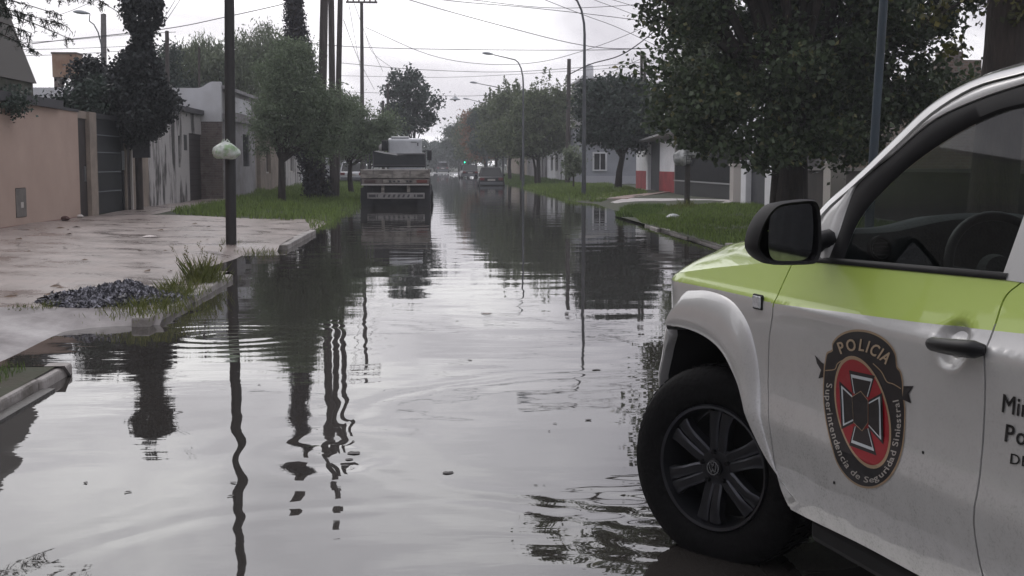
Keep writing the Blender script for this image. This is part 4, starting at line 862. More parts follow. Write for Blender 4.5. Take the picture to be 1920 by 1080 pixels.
# left side
tree('street_tree', 'bushy grey green street tree with slim trunk, nearest on the left verge', -5.2, 42.7, [(.2, 0, 3.2, 1.15, 1.0, 1.3), (.15, 0, 4.4, 1.0, .9, .9), (1.0, 0, 3.1, .95, .8, 1.0), (-.3, 0, 2.5, .75, .8, .8), (1.3, 0, 2.2, .9, .7, .7), (.35, 0, 5.0, .6, .5, .4), (1.6, .4, 3.2, .7, .6, .8)], 260, 40000, .10, 'mid', .13, 1.6, .1, puff=.2, limbs=18, aspect=.4, droop=.5)
tree('street_tree', 'drooping grey green tree between the three poles and the truck', -3.9, 57, [(0, 0, 2.7, 1.5, 1.2, 1.3), (-1.0, 0, 3.3, 1.0, 1.0, 1.1), (1.2, 0, 2.3, .9, .8, .9), (-.2, 0, 3.9, .9, .8, .6), (1.5, 0, 3.2, .6, .6, .5)], 200, 24000, .14, 'mid', .12, 1.6, .08, puff=.24, limbs=14, aspect=.4, droop=.6)
tree('street_tree', 'dark tree behind the truck cab under the round leafy tree', -4.3, 80, [(0, 0, 2.8, 1.5, 1.3, 1.3), (1.2, 0, 2.5, 1.1, 1.0, 1.0), (-1.2, 0, 2.6, 1.0, 1.0, 1.0), (2.3, 0, 2.2, .8, .8, .9)], 110, 11000, .17, 'dark', .13, 1.5, .08, puff=.28, limbs=10)
tree('street_tree', 'tall round tree with sparse big leaves rising above the truck', -2.35, 88, [(.2, 0, 5.7, 1.7, 1.6, 1.5), (-.3, 0, 4.2, 1.6, 1.5, 1.3), (.1, 0, 7.0, 1.1, 1.2, .7), (1.6, 0, 4.3, .7, .8, .9), (2.0, 0, 5.6, .4, .6, .5)], 150, 8200, .21, 'dark', .16, 2.2, .08, puff=.27, limbs=22, aspect=.7, trunks=2, lean=(.6, 0))
tree('street_tree', 'willow with hanging strands behind the white parapet house', -10.0, 62, [(0, 0, 5.9, 3.2, 2.2, 1.1), (-2.0, 0, 5.4, 1.5, 1.4, 1.3), (1.9, 0, 6.9, 1.8, 1.4, .9), (.6, 0, 4.6, 3.6, 1.6, 1.4)], 330, 34000, .17, 'willow', .3, 3.4, .1, puff=.3, limbs=24, aspect=.3, droop=1.2)
wl = [o for o in bpy.data.objects if o.get('label', '').startswith('willow with')][0]
st = []
for i in range(800):
    a_ = rng.uniform(0, 6.28); r_ = math.sqrt(rng.uniform(.1, 1)); x, y = 3.6 * r_ * math.cos(a_), 2 * r_ * math.sin(a_); zt_ = 7.3 - 1.6 * r_ ** 2 + rng.uniform(-.4, .5); l_ = rng.uniform(.8, 2.2); k = int(l_ * 16)
    s_ = np.linspace(0, 1, k); st.append(np.c_[x + .15 * np.sin(s_ * 3 + i) + rng.normal(0, .03, k), y + rng.normal(0, .03, k), zt_ - s_ * l_])
qmesh('strands', leaves(np.concatenate(st), .17, .28, 2.5, 0), LM['willow'], wl)
tree('street_tree', 'dark leafy tree at the left end of the willow behind the short pole', -12.2, 58, [(0, 0, 5.0, .9, .9, 1.1), (.3, 0, 6.0, .6, .6, .5), (1.2, 0, 4.1, 1.2, 1, 1.0)], 90, 8000, .14, 'dark', .15, 3.3, .1, puff=.22, limbs=10)
def column(name, label, x, y, prof, n, size, lm, axis=lambda z: (0, 0), cat='tree', r0=.12, z0=.15, htop=None):   # ivy over a post; prof: (z, r)
    t_ = thing(name, label, cat, (x, y, z0)); Z = np.array([p_[0] for p_ in prof]); Rr = np.array([p_[1] for p_ in prof])
    z = rng.uniform(Z[0], Z[-1], n * 3); r_ = np.interp(z, Z, Rr); keep = rng.uniform(0, Rr.max(), n * 3) < r_ + .05; z = z[keep][:n]; r_ = r_[keep][:n]
    a_ = rng.uniform(0, 6.283, len(z)); lump = 1 + .16 * np.sin(a_ * 3 + z * 2.7) + .12 * np.sin(a_ * 5 - z * 4.1); rr = r_ * lump * rng.uniform(.35, 1.05, len(z)) ** .5
    ax_ = np.array([axis(q) for q in z]); P = np.c_[ax_[:, 0] + rr * np.cos(a_), ax_[:, 1] + rr * np.sin(a_), z] + rng.normal(0, size * .5, (len(z), 3))
    qmesh('ivy', leaves(P, size, .7, .6), LM[lm], t_)
    h_ = htop or Z[-1] - .3; MB().tube([(*axis(q), q) for q in np.linspace(-.3, h_, 9)], list(np.linspace(r0, r0 * .6, 9)), 10, jitter=.08).build('trunk', bark, t_, smooth=50)
    return t_
c1 = column('ivy_column', 'ivy covered post with a rounded leafy head rising above the dark gate', -7.75, 34.2, [(1.7, .12), (2.0, .5), (2.5, .88), (3.1, .90), (3.7, .60), (4.1, .40), (4.35, .24), (4.62, .25), (4.9, .44), (5.2, .50), (5.5, .48), (5.8, .33), (6.0, .08)], 17000, .11, 'ivy', r0=.10, axis=lambda z: (.06 - .18 * max(0, min(1, (4.4 - z))), 0), cat='tree')
MB().b2((-.24, -.13, 1.42), (.20, -.02, 1.86)).build('meter_box', darkm, c1)
tree('climbing_ivy', 'dark ivy bush spilling over the gate left of the ivy column', -8.6, 34.5, [(-.3, 0, 2.9, .9, .7, .7), (-1.2, 0, 2.7, .7, .6, .4), (.9, 0, 2.7, .6, .6, .5), (-.5, 0, 3.5, .45, .5, .4), (-.65, 0, 3.85, .28, .4, .28)], 110, 11000, .10, 'ivy', .06, 2.3, .15, puff=.18, limbs=8, aspect=.7, cat='ivy')
tree('climbing_ivy', 'round ivy bush under the brick water tank on the pink wall', -9.4, 33, [(0, 0, 2.6, 1.0, .6, .35), (-1.3, 0, 2.75, .6, .5, .35), (.7, 0, 3.2, .3, .4, .3), (-2.0, 0, 2.6, .6, .6, .4)], 90, 7000, .10, 'dark', .06, 2.3, .15, puff=.15, limbs=8, aspect=.7, cat='ivy')
tree('climbing_ivy', 'ivy trailing along the pink wall top below the mossy gable', -9.2, 25, [(0, 0, 2.5, .8, .6, .3), (-.2, 0, 2.7, .5, .5, .35), (1.0, 0, 2.45, .5, .5, .2)], 80, 6500, .075, 'dark', .05, 2.2, .15, puff=.12, limbs=6, aspect=.7, cat='ivy')
column('ivy_tree', 'tall ivy covered trunk tapering to a thin pole behind the bushy tree', -4.55, 46, [(.1, .5), (1.2, .42), (2.2, .6), (4.0, .75), (4.6, .62), (5.2, .45), (6.2, .34), (7.5, .30), (8.3, .22), (8.9, .06)], 15000, .10, 'purple', axis=lambda z: (-.075 * z + .25 * (1 - min(1, z / 3)), 0), r0=.3, htop=11.0, z0=.1)
# cedar at the left border: drooping branches with needle tufts
ced = thing('cedar_tree', 'cedar with drooping needle branches reaching in from the left border', 'tree', (-9.2, 13, .2))
MB().tube([(0, 0, -.2), (0, 0, 3), (.1, 0, 8)], [.25, .2, .1], 12).build('trunk', bark, ced, smooth=50)
cb_ = MB(); pts = []; 
def cedar_branch(p0, p1, sag, thick, dens, twig):
    p0, p1 = Vector(p0), Vector(p1); L_ = (p1 - p0).length; cc = []
    for k in range(15):
        u = k / 14; q_ = p0.lerp(p1, u) + Vector((0, 0, sag * math.sin(u * math.pi * .9) )) ; cc.append(q_)
    cb_.tube(cc, [thick * (1 - .85 * k / 14) for k in range(15)], 5)
    for k in range(int(L_ * dens)):
        u = random.uniform(.12, 1); i = int(u * 13.99); q_ = cc[i].lerp(cc[i + 1], u * 14 - i); tl_ = twig * random.uniform(.3, 1) * (1.1 - u * .5)
        d_ = Vector((random.uniform(-.6, .9), random.uniform(-.8, .8), random.uniform(-1.3, -.1))).normalized() * tl_
        cb_.tube([q_, q_ + d_ * .5 + Vector((0, 0, .02)), q_ + d_], [.006, .005, .003], 4, cap=False)
        for s_ in np.linspace(.15, 1, max(3, int(tl_ * 28))): pts.append(np.array(q_ + d_ * float(s_)) + rng.normal(0, .013, (5, 3)))
bz = ced.location
def CB(a_, b_, Y0, Y1, sag, dens=26, twig=.28): 
    cedar_branch(at(*a_, Y0) - bz, at(*b_, Y1) - bz, sag, .022, dens, twig)
CB((-780, -60), (118, 62), 13, 12.2, .25, 34, .2); CB((-700, -30), (130, 100), 13, 12.4, .45, 22, .15); CB((-700, -80), (118, 45), 13, 12.6, .25, 26, .16); CB((-500, 20), (80, 128), 13, 12.5, .4, 30, .12); CB((-600, -60), (60, 75), 13, 12.4, .2)
CB((-760, -300), (110, 6), 13, 12.2, .2, 34, .18); CB((-760, -320), (140, 12), 13, 12.0, .2, 34, .2); CB((-760, -340), (205, 26), 13, 12.1, .25, 34, .2); CB((-700, -340), (222, 45), 13, 12, .35, 14, .12); CB((-760, -360), (192, -12), 13, 12, .2, 36, .2); CB((-600, -200), (10, 20), 13, 12.5, .2, 14, .12)
cb_.build('branch', bark, ced); qmesh('needles', leaves(np.concatenate(pts), .045, .16, .3, 0), LM['near'] if False else LM['dark'], ced)

# ------------------------------------------------------------------ generic parked cars (distant)
tyre_m = mat('tyre_rubber', '17171a', .75, '212124', 12, bump=.2); rim_m = mat('rim_grey', '3c3e42', .35, metal=.6)
glass_d = mat('car_glass', '0a0c0d', .08, spec=.4)
def car(name, label, x, y, rz, L_, Wd, H, paint, cat='car', pick=False, roofm=None, lights='red', sink=-.25):
    t_ = thing(name, label, cat, (x, y, sink), rz); hw = Wd / 2; yb = -L_ / 2; yf = L_ / 2     # front at +y
    def sec(y_, wv, z0, z1): return [(-wv * .94, y_, z0), (-wv, y_, z0 + .15), (-wv, y_, z0 + (z1 - z0) * .55), (-wv * .95, y_, z1 - .05), (-wv * .85, y_, z1), (wv * .85, y_, z1), (wv * .95, y_, z1 - .05), (wv, y_, z0 + (z1 - z0) * .55), (wv, y_, z0 + .15), (wv * .94, y_, z0)]
    bz_ = H * .58; st_ = [(yb, .86, .35, bz_ * .9), (yb + .08, .95, .28, bz_ * .98), (yb + .5, 1, .25, bz_), (0, 1, .25, bz_), (yf - 1.1, 1, .25, bz_ * .97), (yf - .4, .96, .26, bz_ * .86), (yf - .05, .88, .3, bz_ * .74), (yf, .8, .35, bz_ * .66)]
    rows = [sec(a_, hw * b_, c_, d_) for a_, b_, c_, d_ in st_]
    mb = MB(); mb.loft(rows, closed=True); n_ = len(rows[0]); mb.f += [tuple(range(n_)), tuple((len(rows) - 1) * n_ + k for k in range(n_))]; mb.m += [0, 0]
    body = mb.build('body', paint, t_, smooth=40)
    c0, c1_, c2_, c3_ = (yb + .35, yb + .75, yf - 2.0, yf - 1.2) if not pick else (yb + 1.6, yb + 1.8, yf - 1.9, yf - 1.2)
    def cs(y_, wv, z): return [(-wv, y_, z), (wv, y_, z)]
    ch = MB(); ch.loft([[(-hw * .86, c0, bz_), (-hw * .68, c1_, H - .05), (-hw * .68, c2_, H - .05), (-hw * .86, c3_, bz_)], [(hw * .86, c0, bz_), (hw * .68, c1_, H - .05), (hw * .68, c2_, H - .05), (hw * .86, c3_, bz_)]])
    ch.add([(-hw * .86, c0, bz_), (-hw * .68, c1_, H - .05), (-hw * .68, c2_, H - .05), (-hw * .86, c3_, bz_)], [(0, 1, 2, 3)]); ch.add([(hw * .86, c0, bz_), (hw * .68, c1_, H - .05), (hw * .68, c2_, H - .05), (hw * .86, c3_, bz_)], [(0, 1, 2, 3)])
    ch.build('windows', glass_d, t_)
    MB().loft([[(-hw * .70, c1_ - .03, H - .06), (-hw * .66, c1_ + .05, H), (-hw * .66, c2_ - .05, H), (-hw * .70, c2_ + .03, H - .06)], [(hw * .70, c1_ - .03, H - .06), (hw * .66, c1_ + .05, H), (hw * .66, c2_ - .05, H), (hw * .70, c2_ + .03, H - .06)]]).build('roof', roofm or paint, t_)
    pl = MB()
    for s_ in (-1, 1):
        pl.tube([(s_ * hw * .87, c0, bz_), (s_ * hw * .69, c1_, H - .04)], .035, 6); pl.tube([(s_ * hw * .87, c3_, bz_), (s_ * hw * .69, c2_, H - .04)], .035, 6); pl.tube([(s_ * hw * .87, (c0 + c3_) / 2, bz_), (s_ * hw * .69, (c1_ + c2_) / 2, H - .04)], .03, 6)
    pl.build('pillars', paint, t_)
    for s_ in (-1, 1):
        for yy in (yb + .8, yf - .85):
            w_ = MB().lathe([(0, -.1), (.22, -.1), (.3, -.09), (.32, -.06), (.32, .06), (.3, .09), (.22, .1), (0, .1)], 22, Matrix.Translation((s_ * hw * .93, yy, .32)) @ Matrix.Rotation(R(90), 4, 'Y')).build('wheel', tyre_m, t_, smooth=40)
            MB().lathe([(0, .0), (.2, .0), (.2, .02), (0, .03)], 18, Matrix.Translation((s_ * (hw * .93 + s_ * 0) + s_ * .1, yy, .32)) @ Matrix.Rotation(R(90) * s_, 4, 'Y')).build('rim', rim_m, w_)
        MB().b2((s_ * hw * .55, yb - .02, bz_ * .72), (s_ * hw * .9, yb + .06, bz_ * .92)).build('tail_light', mat('tail_red', '6a1a1c', .3), t_, bevel=.01)
        MB().b2((s_ * hw * .55, yf - .04, bz_ * .5), (s_ * hw * .84, yf + .02, bz_ * .66)).build('headlight', mat('headlamp', 'b9bdc0', .2), t_, bevel=.01)
        MB().b2((s_ * (hw + .02), yf - 1.55, bz_), (s_ * (hw + .18), yf - 1.45, bz_ + .14)).build('mirror', paint, t_, bevel=.02)
    MB().b2((-hw * .9, yb - .06, .3), (hw * .9, yb + .02, .5)).build('bumper', mat('bumper_grey', '5d6064', .4), t_, bevel=.02)
    MB().b2((-.25, yb - .035, bz_ * .68), (.25, yb - .02, bz_ * .82)).build('plate', MATS['pale_label'], t_)
    return t_
blk = mat('black_paint', '0c0d0f', .35, coat=.15, spec=.3); car('parked_car', 'dark hatchback parked in the flood water along the right kerb', at(920, 330, 84).x + .05, 86, 0, 4.0, 1.68, 1.45, blk)
car('parked_car', 'distant dark blue car standing beyond the dark hatchback', at(879, 325, 132).x, 134, R(4), 4.2, 1.7, 1.45, mat('blue_car_paint', '10151f', .35, coat=.15), sink=-.1)
car('parked_car', 'white car behind the thin trunks left of the truck', -6.0, 88, R(5), 4.2, 1.7, 1.5, mat('white_car_paint', 'c2c4c6', .25, coat=1), sink=.05)
car('pickup', 'far pickup with a pale roof driving on the pale crossing', at(830, 318, 199).x, 200, R(0), 4.6, 1.9, 1.75, mat('dark_pick', '232427', .3, coat=1), 'pickup truck', True, mat('white_car_paint', 'c2c4c6', .25, coat=1), sink=.02)

# ------------------------------------------------------------------ flatbed truck seen from behind
K = 42.6 / 2400; TX = -1.47
def tx(px, s_=K): return (px - 824) * s_ - TX
def tz(py, s_=K): return CAMZ - (py - 308) * s_
tr = thing('flatbed_truck', 'old flatbed truck with white cab seen from behind, parked in the flood water', 'truck', (TX, 42.6, 0))
beam = mat('scuffed_cream', '8f8a83', .7, '5f5a55', 2.6, thr=(.42, .6), bump=.3, stretch=(1, 1, 2.5)); chas = mat('chassis_black', '1b1c20', .6, '26272b', 4)
def tb(name, px0, py0, px1, py1, y0, y1, m, par=tr, bev=.012): 
    o = MB().b2((tx(px0), y0, tz(py1)), (tx(px1), y1, tz(py0))).build(name, m, par, bevel=bev); return o
bd = tb('bed', 676, 318, 806, 325, .12, 6.0, chas)
tg = tb('tailgate', 677, 317, 806, 334, 0, .1, beam)
for a_ in (700, 735, 768): MB().b2((tx(a_), -.012, tz(333)), (tx(a_) + .05, -.001, tz(318))).build('brace', mat('beam_dark', '6b6763', .7), tg)
mb = MB(); mb.b2((tx(683), -.02, tz(319)), (tx(803), -.001, tz(317.4))); mb.build('edge', mat('pale_edge', 'b1aeab', .5), tg)
lb_ = tb('rear_beam', 680, 335, 805, 346, .03, .16, mat('beam_worn', '57504c', .7, '7b7470', 3), bev=.01)
tb('light_board', 719, 336, 777, 343.5, .0, .028, beam)
for px0, px1, m_ in ((781, 801, 'tail_rust'), (684, 705, 'tail_dull')): tb('tail_light', px0, 337, px1, 342.5, .0, .028, mat(m_, '5f2f28' if m_ == 'tail_rust' else '463634', .5), bev=.008)
for a_ in (732, 740, 748, 764, 770): tb('lamp', a_ - 2, 338, a_ + 2, 341.5, -.02, -.001, chas, bev=.006)
mb = MB(); mb.b2((tx(679), .0, tz(347)), (tx(804), .18, tz(345))); mb.build('lip', mat('pale_edge', 'b1aeab', .5), tr)
tb('post', 715, 347, 721, 361, .1, .18, beam); tb('post', 763, 347, 769, 360, .1, .18, beam)
bar = tb('bumper', 689, 361, 796, 372, .0, .09, mat('bumper_pale', '8b8987', .6, '6a6765', 3))
mb = MB()
for a_, b_ in ((692, 705), (707, 709), (782, 793), (776, 779)): mb.b2((tx(a_), -.008, tz(369)), (tx(b_), -.001, tz(364)))
for i, a_ in enumerate(range(718, 772, 9)): mb.add([(tx(a_), -.006, tz(369.5)), (tx(a_ + 4), -.006, tz(369.5)), (tx(a_ + 6), -.006, tz(364)), (tx(a_ + 2), -.006, tz(364))], [(0, 1, 2, 3)])
mb.build('hazard_marks', mat('mark_grey', '3a393b', .7), bar)
mb = MB(); mb.b2((tx(682), .2, -.3), (tx(688), .3, .85)); mb.b2((tx(800), .2, -.3), (tx(806), .3, .85)); mb.b2((tx(683), .35, .35), (tx(805), 5.8, .98)); mb.b2((tx(690), .5, -.2), (tx(800), 5.6, .349)); mb.build('underframe', chas, tr)
for s_ in (-1, 1):
    for yy in (1.4, 7.4):
        w_ = MB().lathe([(0, -.2), (.3, -.2), (.42, -.18), (.46, -.12), (.46, .12), (.42, .18), (.3, .2), (0, .2)], 26, Matrix.Translation((s_ * .98, yy, .2)) @ Matrix.Rotation(R(90), 4, 'Y')).build('wheel', tyre_m, tr, smooth=40)
        MB().lathe([(0, 0), (.2, 0), (.24, .03), (0, .06)], 20, Matrix.Translation((s_ * 1.18, yy, .2)) @ Matrix.Rotation(R(90) * s_, 4, 'Y')).build('rim', rim_m, w_)
    MB().b2((s_ * .75, .22, -.1), (s_ * 1.15, .26, .62)).build('mud_flap', chas, tr)
# cargo frame and dark load
mb = MB(); mb.add([(tx(698), 1.0, tz(283)), (tx(715), 1.0, tz(287)), (tx(742), 1.0, tz(291)), (tx(796), 1.0, tz(288)), (tx(797), 1.0, tz(314)), (tx(699), 1.0, tz(314))] + [(tx(700), 5.0, tz(280)), (tx(715), 5.0, tz(283)), (tx(742), 5.0, tz(286)), (tx(796), 5.0, tz(284)), (tx(797), 5.0, tz(314)), (tx(699), 5.0, tz(314))], [(0, 1, 2, 3, 4, 5), (11, 10, 9, 8, 7, 6)] + [(i, (i + 1) % 6, (i + 1) % 6 + 6, i + 6) for i in range(6)])
mb.build('load', mat('dark_tarpaulin', '25282b', .6, '2f3133', 2, bump=.5, bscale=8), tr)
for a_, b_ in ((687, 290), (694, 288), (701, 286), (798, 290)): tb('stake', a_ - .8, b_, a_ + .8, 318, .05, .1, mat('stake_grey', '4c4c4e', .6), bev=0)
mb = MB(); mb.b2((tx(743), .96, tz(290)), (tx(796), .99, tz(287.5))); mb.b2((tx(697), .96, tz(311)), (tx(797), .99, tz(309))); mb.build('rail', mat('stake_grey', '4c4c4e', .6), tr)
K2 = 48.6 / 2400; cx0, cx1 = tx(729, K2), tx(791, K2)
whc = mat('cab_white', 'c9cbcd', .35, 'b0b3b6', 2, coat=.3)
pr = [(0, .9), (0, tz(262, K2)), (.12, tz(259.5, K2)), (1.5, tz(259.5, K2)), (1.75, 1.9), (1.85, 1.1), (1.85, .3), (0, .3)]
cbm = MB().prism(pr, ((0, 1, 0), (0, 0, 1)), (cx0, 6.1, 0), (cx1 - cx0, 0, 0)).build('cab', whc, tr, bevel=.05)
mb = MB(); mb.b2((tx(734, K2), 6.15, tz(260, K2)), (tx(768, K2), 7.2, tz(256.5, K2))); mb.build('roof_spoiler', whc, tr, bevel=.03)
mb = MB(); mb.b2((tx(783, K2), 6.07, tz(274, K2)), (tx(785, K2), 6.099, tz(268, K2))); mb.b2((tx(771, K2), 6.08, tz(267.5, K2)), (tx(782, K2), 6.099, tz(266.5, K2))); mb.build('vent', darkm, cbm)
mb = MB()
for s_ in (-1, 1): mb.tube([((cx0 if s_ < 0 else cx1), 7.6, 1.9), ((cx0 if s_ < 0 else cx1) + s_ * .25, 7.7, 1.95), ((cx0 if s_ < 0 else cx1) + s_ * .28, 7.7, 1.5)], .015, 6)
mb.build('mirror_bracket', darkm, tr)
for s_ in (-1, 1): MB().box(((cx0 if s_ < 0 else cx1) + s_ * .28, 7.7, 1.75), (.18, .06, .4)).build('mirror', darkm, tr, bevel=.02)
MB().lathe([(0, 0), (.13, 0), (.15, .03), (.08, .07), (0, .07)], 18, Matrix.Translation((tx(719, K2), 6.0, tz(277, K2))) @ Matrix.Rotation(R(90), 4, 'X')).build('work_lamp', mat('pale_edge', 'b1aeab', .5), tr)
MB().b2((tx(717, K2), 5.9, tz(264, K2)), (cx0 - .02, 6.5, tz(283, K2))).build('air_filter', chas, tr, bevel=.03)

# ------------------------------------------------------------------ police pickup
TH = .2080; VO = Vector((1.885, 4.559, 0)); fwd = Vector((-math.sin(TH), math.cos(TH), 0)); lft = Vector((-math.cos(TH), -math.sin(TH), 0))
pk = thing('police_pickup', 'white police pickup with lime green stripe, round emblem and steered front wheel, parked in shallow water', 'pickup truck', VO, TH)
pk['label'] = 'white and lime green police pickup with red and black door emblem in the foreground'
def V(u, w_, z): return Vector((-w_, -u, z))
def interp(x, T):
    if x <= T[0][0]: return T[0][1]
    for (a_, b_), (c_, d_) in zip(T, T[1:]):
        if x <= c_: return b_ + (d_ - b_) * (x - a_) / (c_ - a_)
    return T[-1][1]
WT = [(.25, .875), (.32, .912), (.38, .932), (.46, .951), (.56, .965), (.60, .967), (.63, .962), (.68, .954), (.75, .951), (.88, .955), (.955, .957), (.970, .954), (.985, .943), (1.03, .921), (1.08, .898), (1.115, .884), (1.13, .878), (1.7, .690), (2, .6)]
def wb(u, z):
    w_ = interp(z, WT)
    if u < -.33: d = -.33 - u; w_ -= 1.6 * d * d if d < .2 else .064 + .64 * (d - .2)
    return w_
def SV(px, py, wf=wb):
    r = ray(px, py); C0 = Vector((0, 0, CAMZ)) - VO; w_ = .93; u = z = 0
    for _ in range(12):
        W0 = .5 * (W0 if _ else .93) + .5 * (wf(u, z) if callable(wf) else wf) if _ < 3 else (wf(u, z) if callable(wf) else wf)
        t_ = (W0 - C0.dot(lft)) / r.dot(lft); q_ = C0 + r * t_; u = -q_.dot(fwd); z = q_.z
    return u, z
def PU(px, py, u0):             # ray meets the plane u = u0 of the vehicle
    r = ray(px, py); C0 = Vector((0, 0, CAMZ)) - VO; t_ = (-u0 - C0.dot(fwd)) / r.dot(fwd); q_ = C0 + r * t_; return q_.dot(lft), q_.z
def smooth_line(P, n=6):        # catmull-rom through 2D points
    Q = [tuple(2 * a_ - b_ for a_, b_ in zip(P[0], P[1]))] + list(P) + [tuple(2 * a_ - b_ for a_, b_ in zip(P[-1], P[-2]))]; out = []
    for i in range(1, len(Q) - 2):
        for k in range(n):
            u = k / n; out.append(tuple(.5 * (2 * b_ + (c_ - a_) * u + (2 * a_ - 5 * b_ + 4 * c_ - d_) * u * u + (3 * b_ - a_ - 3 * c_ + d_) * u ** 3) for a_, b_, c_, d_ in zip(Q[i - 1], Q[i], Q[i + 1], Q[i + 2])))
    return out + [tuple(P[-1])]
def resample(P, n):
    d = [0]
    for a_, b_ in zip(P, P[1:]): d.append(d[-1] + math.dist(a_, b_))
    out = []
    for i in range(n):
        s_ = d[-1] * i / (n - 1); j = 0
        while j < len(d) - 2 and d[j + 1] < s_: j += 1
        k = (s_ - d[j]) / max(1e-9, d[j + 1] - d[j]); out.append(tuple(a_ + (b_ - a_) * k for a_, b_ in zip(P[j], P[j + 1])))
    return out
def inpoly(x, y, P):
    c = False; j = len(P) - 1
    for i in range(len(P)):
        if (P[i][1] > y) != (P[j][1] > y) and x < (P[j][0] - P[i][0]) * (y - P[i][1]) / (P[j][1] - P[i][1]) + P[i][0]: c = not c
        j = i
    return c
def cdt(outline, grid, lines=(), extra=()):
    hole = (lambda x, y: math.hypot((x - HB[0]) / .095, (y - HB[1]) / .082) < 1) if len(extra) > 400 and outline is door_out else (lambda x, y: False)
    assert max(abs(c_) for p_ in outline for c_ in p_) < 6, outline
    vs = [Vector(p_) for p_ in outline]; n = len(vs); ed = [(i, (i + 1) % n) for i in range(n)]
    for ln in lines:
        o_ = len(vs); vs += [Vector(p_) for p_ in ln]; ed += [(o_ + i, o_ + i + 1) for i in range(len(ln) - 1)]
    xs = [p_[0] for p_ in outline]; ys = [p_[1] for p_ in outline]
    nx = int((max(xs) - min(xs)) / grid); ny = int((max(ys) - min(ys)) / grid)
    for i in range(1, nx + 1):
        for j in range(1, ny + 1):
            x = min(xs) + i * grid - grid * .5 * (j % 2); y = min(ys) + j * grid
            if not hole(x, y) and inpoly(x, y, outline) and min((Vector((x, y)) - v_).length_squared for v_ in vs[:n]) > (grid * .35) ** 2: vs.append(Vector((x, y)))
    for p_ in extra:
        if inpoly(p_[0], p_[1], outline): vs.append(Vector(p_))
    r_ = delaunay_2d_cdt(vs, ed, [list(range(n))], 1, 1e-6)
    V2 = [(p_.x, p_.y) for p_ in r_[0]]; Fc = [tuple(f_) for f_ in r_[2]]
    Fc = [f_ for f_ in Fc if inpoly(sum(V2[i][0] for i in f_) / len(f_), sum(V2[i][1] for i in f_) / len(f_), outline)]
    return V2, Fc
CREASES = (.56, .60, .63, .68, .955, .963, .970, .985, 1.03)
def panel(name, outline, mats, parent, wf=wb, off=0.0, grid=.035, cls=None, lines=(), extra=(), rim=.022, side=1, smooth=True):
    if cls:
        u0_, u1_ = min(p_[0] for p_ in outline) + .004, max(p_[0] for p_ in outline) - .004; extra = list(extra)
        for zc_ in CREASES:
            if min(p_[1] for p_ in outline) < zc_ < max(p_[1] for p_ in outline): extra += [(u_, zc_) for u_ in np.arange(u0_, u1_, .018) if inpoly(u_, zc_, outline) and min(abs(u_ - p_[0]) + abs(zc_ - p_[1]) for p_ in outline) > .008]
    V2, Fc = cdt(outline, grid, lines, extra); mb = MB(); vs = [V(u, side * (wf(u, z) + off), z) for u, z in V2]
    fs = []; ms = []
    for f_ in Fc:
        a_, b_, c_ = (vs[f_[0]], vs[f_[1]], vs[f_[2]]); nrm = (b_ - a_).cross(c_ - a_)
        if nrm.x * -side < 0: f_ = f_[::-1]
        fs.append(f_); ms.append(cls(sum(V2[i][0] for i in f_) / 3, sum(V2[i][1] for i in f_) / 3) if cls else 0)
    mb.v = [tuple(p_) for p_ in vs]; mb.f = list(fs); mb.m = ms
    if rim:
        n = len(outline); a_ = [V(u, side * (wf(u, z) + off), z) for u, z in outline]; b_ = [V(u, side * (wf(u, z) + off - rim), z) for u, z in outline]
        mb.add(a_ + b_, [(i, (i + 1) % n, (i + 1) % n + n, i + n) for i in range(n)], 0)
        if cls:
            for i in range(n): mb.m[-n + i] = cls(*outline[i])
    o = mb.build(name, mats, parent, recalc=False)
    if smooth:
        o.data.polygons.foreach_set('use_smooth', [True] * len(o.data.polygons)); o.data.set_sharp_from_angle(angle=R(35))
    return o
